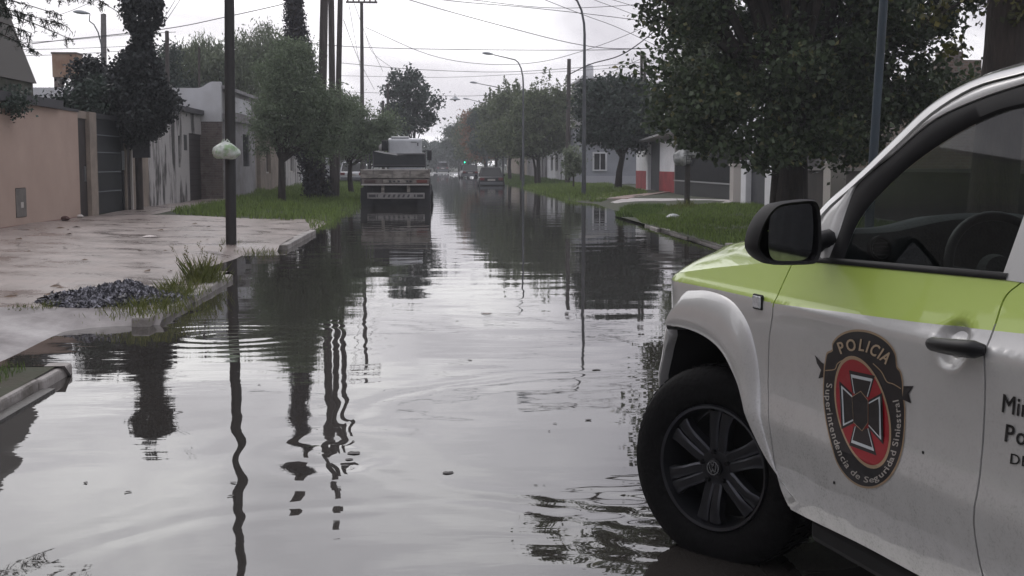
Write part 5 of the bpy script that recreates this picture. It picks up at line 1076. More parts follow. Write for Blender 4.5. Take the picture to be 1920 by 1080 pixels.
def carpaint(name, c, dirt=.5):
    m = bpy.data.materials.new(name); m.use_nodes = True; t = m.node_tree; p = t.nodes['Principled BSDF']
    x = nn(t, 'ShaderNodeTexCoord'); sp = nn(t, 'ShaderNodeSeparateXYZ'); t.links.new(x.outputs['Object'], sp.inputs[0])
    n = nn(t, 'ShaderNodeTexNoise', inp={'Scale': 9, 'Detail': 10, 'Roughness': .75}); t.links.new(x.outputs['Object'], n.inputs['Vector'])
    n2_ = nn(t, 'ShaderNodeTexNoise', inp={'Scale': 140, 'Detail': 2}); t.links.new(x.outputs['Object'], n2_.inputs['Vector'])
    h_ = nn(t, 'ShaderNodeMapRange', inp={'From Min': .28, 'From Max': .85, 'To Min': 1.0, 'To Max': .18}); t.links.new(sp.outputs[2], h_.inputs['Value'])
    a_ = nn(t, 'ShaderNodeMapRange', inp={'From Min': .38, 'From Max': .72, 'To Min': 0, 'To Max': 1}); t.links.new(n.outputs['Fac'], a_.inputs['Value'])
    b_ = nn(t, 'ShaderNodeMapRange', inp={'From Min': .50, 'From Max': .72, 'To Min': .25, 'To Max': 1}); t.links.new(n2_.outputs['Fac'], b_.inputs['Value'])
    m1 = nn(t, 'ShaderNodeMath', operation='MULTIPLY'); t.links.new(h_.outputs[0], m1.inputs[0]); t.links.new(a_.outputs[0], m1.inputs[1])
    m2_ = nn(t, 'ShaderNodeMath', operation='MULTIPLY'); t.links.new(m1.outputs[0], m2_.inputs[0]); t.links.new(b_.outputs[0], m2_.inputs[1])
    m3 = nn(t, 'ShaderNodeMath', operation='MULTIPLY', inp={1: dirt}); t.links.new(m2_.outputs[0], m3.inputs[0])
    mx_ = nn(t, 'ShaderNodeMix', data_type='RGBA'); mx_.inputs[6].default_value = lin(c); mx_.inputs[7].default_value = lin('3c352f'); t.links.new(m3.outputs[0], mx_.inputs[0])
    t.links.new(mx_.outputs[2], p.inputs['Base Color'])
    rr = nn(t, 'ShaderNodeMapRange', inp={'To Min': .34, 'To Max': .7}); t.links.new(m3.outputs[0], rr.inputs['Value']); t.links.new(rr.outputs[0], p.inputs['Roughness'])
    p.inputs['Coat Weight'].default_value = 1; p.inputs['Coat Roughness'].default_value = .04; p.inputs['Metallic'].default_value = .3 if dirt > .4 else .12
    # rain drops
    vo = nn(t, 'ShaderNodeTexVoronoi', inp={'Scale': 90}); t.links.new(x.outputs['Object'], vo.inputs['Vector'])
    d_ = nn(t, 'ShaderNodeMapRange', inp={'From Min': .0, 'From Max': .22, 'To Min': 1, 'To Max': 0}); t.links.new(vo.outputs['Distance'], d_.inputs['Value'])
    bu = nn(t, 'ShaderNodeBump', inp={'Strength': .25, 'Distance': .0015}); t.links.new(d_.outputs[0], bu.inputs['Height']); t.links.new(bu.outputs[0], p.inputs['Coat Normal'])
    return m
silver = carpaint('white_silver_paint', 'c2c2c0', .9); green = carpaint('lime_paint', 'acc25c', .35)
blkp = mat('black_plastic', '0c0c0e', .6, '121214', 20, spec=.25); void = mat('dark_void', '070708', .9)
STR = [SV(*p_) for p_ in ((1250, 540), (1340, 542), (1403, 556), (1450, 569), (1585, 586), (1720, 604), (1856, 619), (1920, 626))]
STRL = [(-1.2, .955)] + [(STR[1][0] - .15, STR[1][1] - .002)] + STR[1:] + [(2.8, STR[-1][1] + .10)]
zst = lambda u: interp(u, STRL)
cls = lambda u, z: 1 if z > zst(u) else 0
PM = [silver, green]
Fl = smooth_line([SV(*p_) for p_ in ((1483, 499), (1465, 538), (1449, 585), (1442, 640), (1440, 720), (1443, 800), (1455, 880), (1468, 925), (1482, 955))])
Rl = smooth_line([SV(*p_) for p_ in ((1935, 513), (1912, 532), (1883, 560), (1862, 620), (1847, 720), (1840, 860), (1831, 930), (1826, 985), (1832, 1030), (1842, 1075))])
BELT = lambda u: 1.118 + .03 * (u - .7) * .9
zsill = Fl[-1][1]
Rl = [p_ for p_ in Rl if p_[1] > .34] + [(Rl[-1][0] - .005, .335)]
# front door
def offs(L_, d): return [(u + d, z) for u, z in L_]
Fd = [p_ for p_ in offs(Fl, .0035)]; Fd = [(Fd[0][0], BELT(Fd[0][0]))] + [p_ for p_ in Fd if p_[1] < BELT(p_[0]) - .005]
Rd = offs(Rl, -.0035); Rd = [(Rd[0][0], BELT(Rd[0][0]))] + [p_ for p_ in Rd if p_[1] < BELT(p_[0]) - .005]
bot = [(Fd[-1][0] + (Rd[-1][0] - Fd[-1][0]) * k / 10, Fd[-1][1] + (Rd[-1][1] - Fd[-1][1]) * sm(k / 10, 0, .5)) for k in range(1, 10)]
HB = SV(1500 + 885 / 3.176, 590 + 182 / 3.176)     # centre of the handle bowl
def wdoor(u, z):
    w_ = wb(u, z); d = math.hypot((u - HB[0]) / .078, (z - HB[1]) / .066)
    return w_ - .024 * (min(1, 1.35 * (1 - d * d)) ** 1.6 if d < 1 else 0)
ex = [(HB[0] + .0078 * k * math.cos(a_ * .2618), HB[1] + .0066 * k * math.sin(a_ * .2618)) for k in range(1, 12) for a_ in range(24)] + [HB]
door_out = Fd + bot + Rd[::-1]
door = panel('door', door_out, PM, pk, wdoor, 0, .026, cls, lines=[[p_ for p_ in [(Fd[0][0] + .01 + (Rd[0][0] - .06 - Fd[0][0]) * k / 30, 0) for k in range(31)]] and [(x_, zst(x_)) for x_ in np.linspace(SV(1452, 569)[0], SV(1856, 619)[0] , 30)]], extra=ex)
door['label'] = 'white front door with lime stripe and police emblem'
# rear door
Rr = offs(Rl, .0035); Rr = [(Rr[0][0], BELT(Rr[0][0]))] + [p_ for p_ in Rr if p_[1] < BELT(p_[0]) - .005]
rd_out = Rr + [(2.2, .335), (2.35, .45), (2.50, .62), (2.66, .75), (2.70, .9), (2.72, BELT(2.72))]
door2 = panel('door', rd_out, PM, pk, wb, 0, .04, cls, lines=[[(x_, zst(x_)) for x_ in np.linspace(SV(1870, 620)[0] + .01, 2.6, 20)]]); door2['label'] = 'white rear door with black lettering'
# fender
OUT = smooth_line([SV(*p_, .965) for p_ in ((1473, 951), (1453, 905), (1439, 850), (1424, 760), (1411, 660), (1395, 603), (1366, 563), (1325, 546), (1288, 545))], 5) 
OUT += smooth_line([(OUT[-1][0] - .03, OUT[-1][1] - .004), (-.33, .885), (-.41, .82), (-.47, .72), (-.52, .60), (-.55, .50)], 3)
zs = lambda u: interp(u, [(-.90, .82), (-.75, .91), (-.55, .965), (-.36, .998), (-.1, 1.035), (.2, 1.072), (.6, 1.118)])
Ff = offs(Fl, -.0035); Ff = [p_ for p_ in Ff if p_[1] < zs(p_[0]) - .004]; Ff = [(Ff[0][0], zs(Ff[0][0]))] + Ff
topf = [(u, zs(u)) for u in np.linspace(Ff[0][0], -.88, 22)][1:]
fo = Ff[:-1] + OUT[1:] + [(-.80, .50), (-.88, .6)] + topf[::-1]
fend = panel('fender', fo, PM, pk, wb, 0, .032, cls, lines=[[(x_, zst(x_)) for x_ in np.linspace(-.30, SV(1441, 566)[0], 24)]])
# wheel arch flare
INN = smooth_line([SV(*p_, .985) for p_ in ((1470, 951), (1450, 922), (1434, 885), (1420, 850), (1405, 795), (1388, 735), (1370, 690), (1346, 651), (1315, 627), (1280, 614), (1255, 611))], 5)
INN += smooth_line([(INN[-1][0] - .035, INN[-1][1] - .008), (-.335, .775), (-.385, .70), (-.42, .61), (-.44, .52), (-.45, .45)], 3)
O_, I_ = resample(OUT, 60), resample(INN, 60); rows = []
for n_i, ((uo, zo), (ui, zi)) in enumerate(zip(O_, I_)):
    row = []; fd = .0 + 1.0 * sm(n_i, 0, 22)
    for k, off_ in ((-.02, -.004), (.0, .0), (.10, .012), (.28, .028), (.5, .036), (.75, .040), (.93, .040), (1.0, .034), (1.0, .01), (.98, -.06)):
        u = uo + (ui - uo) * k; z = zo + (zi - zo) * k; row.append(V(u, wb(u, z) + off_ * (fd if off_ > 0 else 1), z))
    rows.append(row)
MB().loft(rows).build('wheel_arch', silver, pk, smooth=50)
# arch liner (open cave)
rows = [[V(u, wb(u, z) + .0, z) for u, z in I_]] + [[V(u, w_, z) for u, z in I_] for w_ in (.8, .62, .48)]
MB().loft(rows).build('arch_liner', void, pk)
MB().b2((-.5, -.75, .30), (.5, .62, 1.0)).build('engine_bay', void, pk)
# hood
zc = lambda u: interp(u, [(-.93, .82), (-.86, .94), (-.75, 1.02), (-.5, 1.095), (-.2, 1.135), (.1, 1.15), (.6, 1.155)])
rows = []
for u in np.linspace(.60, -.93, 36):
    we = wb(u, zs(u)) if u > -.88 else wb(-.88, .8) - .05; row = []
    for k in np.linspace(-1, 1, 41):
        a_ = abs(k); h_ = (zc(u) - zs(max(u, -.9))) ; f_ = 1 - a_ ** 5; cr_ = .018 * math.exp(-((a_ - .72) / .05) ** 2) * sm(u, -.9, -.5)
        row.append(V(u - .10 * (1 - a_ * a_) * (1 if u < -.5 else sm(-u, -.3, .5)) - .30 * (1 - a_ ** 4) * sm(u, -.1, .6), -k * we, zs(max(u, -.9)) + h_ * f_ + cr_))
    rows.append(row)
hood = MB().loft(rows).build('hood', green, pk, smooth=60)
# front end
mb = MB(); rows = []
for w_, u_ in ((-.72, -.90), (-.45, -1.0), (0, -1.03), (.45, -1.0), (.72, -.90)): rows.append([V(u_ + .02, w_, .84), V(u_, w_, .78), V(u_ - .01, w_, .6)])
mb.loft(rows).build('grille', blkp, pk)
rows = []
for w_, u_ in ((-.86, -.56), (-.80, -.72), (-.66, -.90), (-.40, -1.02), (0, -1.07), (.40, -1.02), (.66, -.90), (.80, -.72), (.86, -.56)): rows.append([V(u_ + .04, w_ * .97, .62), V(u_, w_, .58), V(u_ - .0, w_, .42), V(u_ + .05, w_ * .96, .30)])
MB().loft(rows).build('bumper', silver, pk, smooth=50)
for s_ in (-1, 1):
    MB().add([V(-.62, s_ * .70, .62), V(-.62, s_ * .70, .84), V(-.86, s_ * .46, .84), V(-.92, s_ * .44, .66)], [(0, 1, 2, 3)]).build('headlight', mat('lamp_glass', '9da2a6', .08, coat=1), pk)
def mirrored(o):
    c = o.copy(); c.data = o.data.copy(); col.objects.link(c); c.parent = pk; c.scale.x = -1; return c
# upper cab: curves in pixels -> side surface
wt2 = lambda u, z: wb(u, z) - .035
GI = smooth_line([SV(*p_) for p_ in ((1572, 492), (1590, 440), (1618, 392), (1672, 335), (1731, 287), (1800, 243), (1867, 212), (1920, 199))], 5)
IB = smooth_line([SV(*p_) for p_ in ((1548, 492), (1570, 440), (1606, 345), (1672, 291), (1750, 226), (1837, 186), (1920, 158))], 5)
SM_ = smooth_line([SV(*p_) for p_ in ((1534, 470), (1537, 412), (1600, 352), (1633, 322), (1690, 268), (1750, 213), (1828, 165), (1920, 139))], 5)
UP = smooth_line([SV(*p_, wt2) for p_ in ((1532, 440), (1536, 394), (1600, 334), (1633, 303), (1690, 246), (1750, 190), (1828, 147), (1920, 120))], 5)
GI_e = [(GI[-1][0] + .15, GI[-1][1] + .012), (1.72, GI[-1][1] + .02)]; IB_e = [(IB[-1][0] + .2, IB[-1][1] + .025), (1.9, IB[-1][1] + .045), (2.35, IB[-1][1] + .04), (2.72, IB[-1][1] - .03)]
SM_e = [(SM_[-1][0] + .2, SM_[-1][1] + .025), (1.9, SM_[-1][1] + .05), (2.35, SM_[-1][1] + .045), (2.78, SM_[-1][1] - .03)]; UP_e = [(UP[-1][0] + .2, UP[-1][1] + .028), (1.9, UP[-1][1] + .055), (2.35, UP[-1][1] + .05), (2.82, UP[-1][1] - .04)]
GF = GI + GI_e; IF = IB + IB_e; SF = SM_ + SM_e; UF = UP + UP_e
def strip(name, A, B, m, ofs, par=pk, n=60, wfa=wb, wfb=wb, mir=True):
    A, B = resample(A, n), resample(B, n); rows = []
    for (ua, za), (ub_, zb_) in zip(A, B):
        row = []
        for k, o_ in ofs:
            u = ua + (ub_ - ua) * k; z = za + (zb_ - za) * k; w_ = wfa(u, z) * (1 - k) + wfb(u, z) * k; row.append(V(u, w_ + o_, z))
        rows.append(row)
    o = MB().loft(rows).build(name, m, par, smooth=50)
    if mir and par is pk: mirrored(o)
    return o
strip('window_frame', IB + [(IB_e[0])], GI + [GI_e[0]], blkp, ((-.12, -.012), (0, -.004), (.12, .0), (.85, -.004), (1.0, -.014)))
strip('door_pillar', SF, IF, silver, ((.06, -.012), (.10, .0), (.5, .006), (.92, .002), (1.0, -.008)))
strip('roof_edge', UF, SF, silver, ((0, -.004), (.2, .006), (.55, .012), (.9, .006), (.96, -.012)), wfa=wt2)
strip('drip_rail', SF, SF, void, ((0, -.03), (1, -.01)))
strip('seal', [(u, z + .01) for u, z in SF], [(u, z - .01) for u, z in SF], void, ((0, -.016), (1, -.013)))
# B pillar and rear glass
bp0, bp1 = SV(1885, 503), SV(1920, 406); sl_ = (bp1[0] - bp0[0]) / (bp1[1] - bp0[1]); zt_g = GI[-1][1] + .015
bpt = (bp0[0] + sl_ * (zt_g - bp0[1]), zt_g)
pil = [(bp0[0], BELT(bp0[0]) - .01), bpt, (bpt[0] + .01, IB[-1][1] + .05), (bpt[0] + .16, IB[-1][1] + .05), (bp0[0] + .10, BELT(bp0[0]) - .01)]
mirrored(panel('door_post', pil, silver, pk, wb, .002, .05)); 
glz = glassmat('tinted_glass', (.37, .40, .395), .05, top=.5); glw = glassmat('windscreen_glass', (.80, .84, .82), .01, top=.12)
g1 = resample(GI + [GI_e[0]], 24)
gl_o = [(bp0[0] - .4, BELT(.9) - .03)] + g1[1:] + [bpt, (bp0[0], BELT(bp0[0]) - .02)]
gl_o = [(g1[0][0] - .005, BELT(g1[0][0]) - .02)] + g1[1:] + [bpt, (bp0[0] + .005, BELT(bp0[0]) - .02)]
o = panel('window', gl_o, glz, pk, wb, -.016, .06, rim=0); mirrored(o)
rg = [(bp0[0] + .10, BELT(1.7) - .01), (bpt[0] + .15, zt_g + .02), (2.2, zt_g + .03), (2.58, zt_g - .05), (2.66, BELT(2.6) - .01)]
mirrored(panel('window', rg, glz, pk, wb, -.014, .08, rim=0))
mirrored(panel('rear_pillar', [(2.62, BELT(2.6) - .01), (2.50, zt_g - .02), (2.70, IB[-1][1]), (2.80, IB[-1][1] - .04), (2.80, 1.1)], silver, pk, wb, -.004, .08))
# belt moulding
bl = [(u, BELT(u)) for u in np.linspace(Fd[0][0] + .04, bp0[0] + .02, 20)]
strip('belt_moulding', [(u, z + .006) for u, z in bl], [(u, z - .010) for u, z in bl], blkp, ((0, -.016), (.0, .003), (.5, .007), (1, .003), (1, -.006)), n=24)
# cowl triangle: foot of the pillar
ft = [(Fl[0][0] - .10, zs(.4) - .0), (Fl[0][0] + .0, BELT(.6)), (IB[0][0], BELT(.7))] + [p_ for p_ in resample(IB, 20)[:6]] + [p_ for p_ in resample(SM_, 20)[:6]][::-1]
ft = [(SM_[0][0] - .005, BELT(.6) - .005), (IB[0][0] + .01, BELT(.7) - .005)] + resample(IB, 20)[1:5] + resample(SM_, 20)[:6][::-1]
mirrored(panel('pillar_foot', ft, silver, pk, wb, -.003, .03, rim=.01))
# roof and windscreen
Ur = resample(UF, 60); rows = []; wrows = []
for u, z in Ur:
    row = []; w0_ = wt2(u, z)
    isr = z > 1.60
    for k in np.linspace(-1, 1, 25):
        a_ = abs(k); row.append(V(u - (.28 if not isr else .05 + .23 * max(0, (1.72 - z) / .12)) * (1 - a_ * a_) * (1 if u < 1.6 else 0), k * w0_ * (1), z + (.075 * (1 - a_ ** 2.6) if u > 1.2 else .075 * sm(u, .5, 1.2) * (1 - a_ ** 2.6))))
    (rows if isr else wrows).append(row)
wrows.append(rows[0])
MB().loft(rows).build('roof', silver, pk, smooth=60)
MB().loft(wrows).build('windscreen', glw, pk, smooth=60)
MB().loft([rows[-1], [V(2.84, k * .80, 1.1) for k in np.linspace(-1, 1, 25)]]).build('rear_window', glw, pk)
# mirrored body panels of the far side
for o in (door, door2, fend):
    c = mirrored(o)
    if 'label' in c: del c['label']
# dark core behind gaps, sills, floor
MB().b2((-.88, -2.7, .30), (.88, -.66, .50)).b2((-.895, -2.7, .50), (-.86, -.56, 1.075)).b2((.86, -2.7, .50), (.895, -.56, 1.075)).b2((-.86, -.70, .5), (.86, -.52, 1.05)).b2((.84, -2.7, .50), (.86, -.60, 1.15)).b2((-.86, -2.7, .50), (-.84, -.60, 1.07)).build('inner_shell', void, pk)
for s_ in (-1, 1): MB().b2((s_ * .90, -2.75, .25), (s_ * .80, -.60, .325)).build('sill', blkp, pk, bevel=.02)
# cargo bed
for s_ in (-1, 1):
    o = panel('bed_side', [(2.86, .42), (2.86, 1.16), (4.3, 1.16), (4.3, .42), (3.58, .42), (3.52, .62), (3.38, .78), (3.1, .84), (2.95, .80)], silver, pk, wb, 0, .1, side=s_)
MB().b2((-.92, -4.34, .45), (.92, -4.30, 1.14)).build('tailgate', silver, pk); MB().b2((-.85, -4.29, .45), (.85, -2.87, .62)).build('bed_floor', blkp, pk)
MB().b2((-.88, -2.87, .4), (.88, -2.85, 1.1)).build('cab_back', silver, pk)
MB().b2((-.9, -4.5, .42), (.9, -4.34, .55)).build('rear_bumper', blkp, pk, bevel=.02)
# wheels
def wheel(M, full=True, parent=pk):
    Rw, rr = .362, .229; prof = [(rr - .005, -.11), (rr + .03, -.125), (Rw - .06, -.128), (Rw - .02, -.115), (Rw, -.085), (Rw, .085), (Rw - .02, .115), (Rw - .06, .128), (rr + .03, .125), (rr + .008, .118), (rr - .005, .105)]
    mb = MB().lathe(prof, 72, M)
    nb = 64
    for k in range(nb):
        a_ = 6.2832 * k / nb
        for sgn_, zz_ in ((1, .055), (-1, -.055)):
            c_ = Matrix.Rotation(a_ + (.5 * 6.2832 / nb if sgn_ < 0 else 0), 4, 'Z') @ Vector((Rw + .001, 0, zz_)); mb.box(M @ c_, (.010, .022, .05), M=(M @ Matrix.Rotation(a_ + (.5 * 6.2832 / nb if sgn_ < 0 else 0), 4, 'Z')).to_3x3())
    ty = mb.build('wheel', mat('pickup_tyre', '060607', .8, '0d0d0e', 30, bump=.3, bscale=60, spec=.2), parent, smooth=40)
    rim = MB().lathe([(rr, .112), (rr - .004, .122), (rr - .014, .118), (rr - .020, .085), (rr - .03, -.02), (rr - .03, -.1)], 72, M)
    def Q(r_, a_, z): return M @ Vector((r_ * math.cos(a_), r_ * math.sin(a_), z))
    for k in range(6):
        for s_ in (-1, 1):
            a0 = 6.2832 * k / 6 + .30
            rowz = []
            for r_, ang, hw_, zt_, th in ((.045, .30, .017, .090, .05), (.085, .22, .0195, .100, .05), (.13, .158, .0190, .106, .045), (.17, .135, .0205, .108, .04), (.205, .135, .026, .102, .04)):
                ac = a0 + s_ * ang; da = hw_ / r_
                rowz.append([Q(r_, ac - da, zt_ - th), Q(r_, ac - da, zt_ - .006), Q(r_, ac - da * .6, zt_), Q(r_, ac + da * .6, zt_), Q(r_, ac + da, zt_ - .006), Q(r_, ac + da, zt_ - th)])
            rim.loft(rowz, closed=True)
    rim.lathe([(0, .092), (.03, .096), (.062, .094), (.078, .085), (.082, .04)], 40, M)
    rm = rim.build('rim', mat('gunmetal_rim', '45464a', .34, '38393d', 6, metal=.7), ty, smooth=35)
    MB().lathe([(0, -.01), (rr - .03, -.01)], 40, M).build('brake_disc', mat('brake_dark', '161617', .6), ty)
    nt_ = MB()
    hub = MB().lathe([(0, .112), (.024, .111), (.031, .105), (.032, .09)], 32, M).build('hub_cap', blkp, ty, smooth=40)
    if full:
        for k in range(5): MB().lathe([(0, .108), (.008, .107), (.010, .09)], 6, M @ Matrix.Translation((.056 * math.cos(k * 1.2566 + .3), .056 * math.sin(k * 1.2566 + .3), 0))).build('wheel_nut', MATS['black_plastic'], ty)
        lg = MB().lathe([(.021, .1125), (.0265, .1125)], 32, M)
        def bar(a_, b_, w_=.0024):
            a_ = Vector(a_); b_ = Vector(b_); d_ = (b_ - a_).normalized(); n_ = Vector((-d_.y, d_.x)) * w_; lg.add([M @ Vector((*(a_ + n_), .1128)), M @ Vector((*(a_ - n_), .1128)), M @ Vector((*(b_ - n_), .1128)), M @ Vector((*(b_ + n_), .1128))], [(0, 1, 2, 3)])
        for s_ in (-1, 1): bar((s_ * .0075, .0225), (0, .004)); bar((s_ * .016, .0165), (s_ * .0075, -.018)); bar((s_ * .0075, -.018), (0, -.002))
        lg.build('hub_logo', mat('logo_chrome', '8b8f94', .25, metal=.8), ty)
    return ty
def wm_(u, w_, z, steer=0, side=1, spin=0, camber=0):   # wheel axis +Z -> outward
    base = Matrix(((0, 0, -side, 0), (-1 * side, 0, 0, 0), (0, 1, 0, 0), (0, 0, 0, 1)))  # local x->-y(side), y->z, z->-x
    return Matrix.Translation(V(u, side * w_, z)) @ Matrix.Rotation(steer, 4, 'Z') @ base @ Matrix.Rotation(spin, 4, 'Z')
wheel(wm_(-.125, .828, .322, R(31), 1, R(6)))
wheel(wm_(-.1, .80, .322, R(27), -1), False); wheel(wm_(3.22, .80, .322, 0, 1), False); wheel(wm_(3.22, .80, .322, 0, -1), False)
# indicator lamp on the fender
iu, iz = SV(1422, 566); MB().box(V(iu, wb(iu, iz) + .004, iz), (.014, .058, .040)).build('indicator', mat('lamp_chrome', 'd0d2d4', .15, 'a5a7a9', 60, metal=.3, coat=1), pk, bevel=.006)
MB().box(V(iu, wb(iu, iz) + .001, iz), (.010, .068, .050)).build('indicator_rim', blkp, pk, bevel=.005)
# door handle
def EMp(cx, cy, wf=wb): return SV(1500 + cx / 3.176, 590 + cy / 3.176, wf)
h0, h1_ = EMp(735, 168, lambda u, z: .985), EMp(1040, 212, lambda u, z: .985)
pts = []; rs = []
for k in range(13):
    s_ = k / 12; u = h0[0] + (h1_[0] - h0[0]) * s_; z = h0[1] + (h1_[1] - h0[1]) * s_; pts.append(V(u, wb(u, z) + .004 + .03 * math.sin(s_ * math.pi) ** .5, z)); rs.append((.0165 + .006 * s_) * (min(1, math.sin(min(1, (s_ + .04) * 5) * 1.57)) if s_ < .5 else min(1, .55 + (1 - s_) * 5)))
MB().tube(pts, rs, 14).build('handle', mat('handle_gloss', '0b0b0d', .45, spec=.35), door, smooth=60)
hk = V(h1_[0] - .035, wb(*h1_) + .040, h1_[1] - .0); MB().lathe([(0, .002), (.006, .002), (.007, 0)], 16, Matrix.Translation(hk) @ Matrix.Rotation(R(-90), 4, 'Y')).build('key_lock', MATS['logo_chrome'], door)
# wing mirror
MU = .74
def ring_px(P): return [PU(1400 + a_ / 2.571, 120 + b_ / 2.571, MU) for a_, b_ in P]
ho = smooth_line(ring_px([(345, 690), (352, 760), (352, 900), (335, 950), (300, 966), (130, 968), (70, 945), (36, 900), (38, 850), (60, 780), (100, 712), (150, 672), (240, 657), (320, 655), (345, 690)]), 4)[:-1]
cx_, cz_ = sum(p_[0] for p_ in ho) / len(ho), sum(p_[1] for p_ in ho) / len(ho)
def msc(P, k, du): return [V(MU + du, cx_ + (a_ - cx_) * k, cz_ + (b_ - cz_) * k) for a_, b_ in P]
mrh = MB().loft([msc(ho, .84, -.012), msc(ho, .88, .012), msc(ho, .96, .016), msc(ho, 1.0, .002), msc(ho, 1.0, -.03), msc(ho, .95, -.07), msc(ho, .8, -.105), msc(ho, .45, -.125), msc(ho, .02, -.13)], closed=True).build('mirror', blkp, pk, smooth=50)
go = smooth_line(ring_px([(312, 690), (318, 780), (314, 870), (300, 920), (268, 944), (200, 950), (140, 946), (110, 920), (102, 850), (108, 760), (125, 695), (170, 672), (230, 664), (288, 662), (312, 690)]), 4)[:-1]
mb = MB(); gp_ = [V(MU + .004, a_, b_) for a_, b_ in go]; mb.add(gp_ + [V(MU + .004, cx_, cz_)], [(i, (i + 1) % len(gp_), len(gp_)) for i in range(len(gp_))])
mb.build('mirror_glass', mat('mirror_glass', '8b8d8d', .06, '777878', 60, metal=1), mrh)
a_ = PU(1526, 462, MU - .04); b0 = SV(1552, 462); c0_ = SV(1572, 470)
def sq(u, w_, z, du, dz): return [V(u + du * math.cos(k * .7854) , w_, z + dz * math.sin(k * .7854)) for k in range(8)]
MB().loft([sq(MU - .04, a_[0], a_[1], .03, .045), sq((MU - .04 + b0[0]) / 2, (a_[0] + wb(*b0)) / 2 + .02, a_[1] - .0, .03, .04), sq(b0[0] - .01, wb(*b0) + .010, b0[1] + .02, .035, .028), sq(b0[0] - .01, wb(*b0) - .01, b0[1] + .02, .045, .032)], closed=True).build('mirror_arm', blkp, pk, smooth=60)
o = MB().loft([[Vector((-p_.x, p_.y, p_.z)) for p_ in r_] for r_ in [msc(ho, .84, .012), msc(ho, 1.0, .002), msc(ho, 1.0, -.03), msc(ho, .8, -.105), msc(ho, .02, -.13)]], closed=True).build('mirror', blkp, pk, smooth=50)
# interior
dashm = mat('dash_plastic', '474c4c', .8, '3f4444', 30, bump=.2, bscale=100)
zd = PU(1650, 429, .60)[1]; zh = PU(1830, 400, .70)[1]; wl_, wr_ = PU(1728, 440, .70)[0], PU(1975, 440, .70)[0]; wc = (wl_ + wr_) / 2; wh = abs(wl_ - wr_) / 2
def dash_sec(w_, k_):
    h_ = (zh - zd) * k_; e_ = .07 * k_
    return [V(.30, w_, zd - .07), V(.42, w_, zd - .035), V(.48, w_, zd - .02), V(.54, w_, zd + h_ * .75), V(.60 + e_, w_, zd + h_), V(.625 + e_, w_, zd - .012 + h_ * .9), V(.635 + e_ * .8, w_, zd - .04 + h_ * .5), V(.64, w_, zd - .09), V(.65, w_, .98), V(.70, w_, .80), V(.5, w_, .7)]
rows = [dash_sec(w_, math.exp(-(abs(w_ - wc) / wh) ** 4)) for w_ in np.linspace(.835, -.82, 60)]
dm_ = MB().loft(rows); dm_.f.append(tuple(range(len(rows[0])))); dm_.m.append(0); dm_.build('dashboard', dashm, pk, smooth=40)
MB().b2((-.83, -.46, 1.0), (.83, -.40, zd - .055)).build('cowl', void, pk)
vm = Matrix.Translation(V(.648, PU(1651, 466, .648)[0], PU(1651, 466, .648)[1])) @ Matrix.Rotation(R(80), 4, 'X')
mb = MB().lathe([(.028, .002), (.032, .006), (.038, .004), (.040, -.01)], 28, vm); mb.lathe([(0, -.002), (.028, -.002)], 28, vm)
for k in (-.018, -.006, .006, .018): mb.box(vm @ Vector((0, k, .001)), (.05, .003, .01), M=vm.to_3x3())
mb.build('air_vent', mat('vent_black', '121314', .4), pk, smooth=40)
sc_ = PU(1884, 516, .88); swm = Matrix.Translation(V(.88, sc_[0], sc_[1])) @ Matrix.Rotation(R(68), 4, 'X'); mb = MB(); Rs = .182
mb.tube([swm @ Vector((Rs * math.cos(k * .1571), Rs * math.sin(k * .1571), 0)) for k in range(41)], .0145, 10, cap=False); sw = mb.build('steering_wheel', mat('wheel_leather', '2d2f30', .5), pk, smooth=60)
mb = MB().lathe([(0, .0), (.06, -.005), (.075, -.03), (.05, -.06)], 24, swm)
for a_ in (0.1, 3.04, 4.71): mb.tube([swm @ Vector((.05 * math.cos(a_), .05 * math.sin(a_), -.03)), swm @ Vector((Rs * math.cos(a_), Rs * math.sin(a_), 0))], .016, 8)
mb.build('wheel_spokes', dashm, sw, smooth=50)
for w_ in (.40, -.40):
    mb = MB(); mb.loft([[V(1.72 + du, w_ + dw * s_, z) for du, dw in ((-.09, -.24), (-.09, .24), (.09, .24), (.09, -.24))] for z, s_, du_ in ((.75, 1, 0), (1.2, 1, 0), (1.36, .8, 0))], closed=True)
    mb.b2((-(w_ + .12), -1.86, 1.36), (-(w_ - .12), -1.76, 1.56)); mb.build('seat', mat('seat_fabric', '26282b', .9), pk, bevel=.04)
MB().b2((-.5, -1.02, 1.535), (.55, -1.01, 1.545)).b2((-.5, -1.3, 1.6), (.5, -1.02, 1.62)).build('sun_visor', dashm, pk)
MB().b2((-.62, -2.5, 1.635), (.62, -1.3, 1.65)).build('headliner', mat('headliner', '3b3c3d', .9), pk)

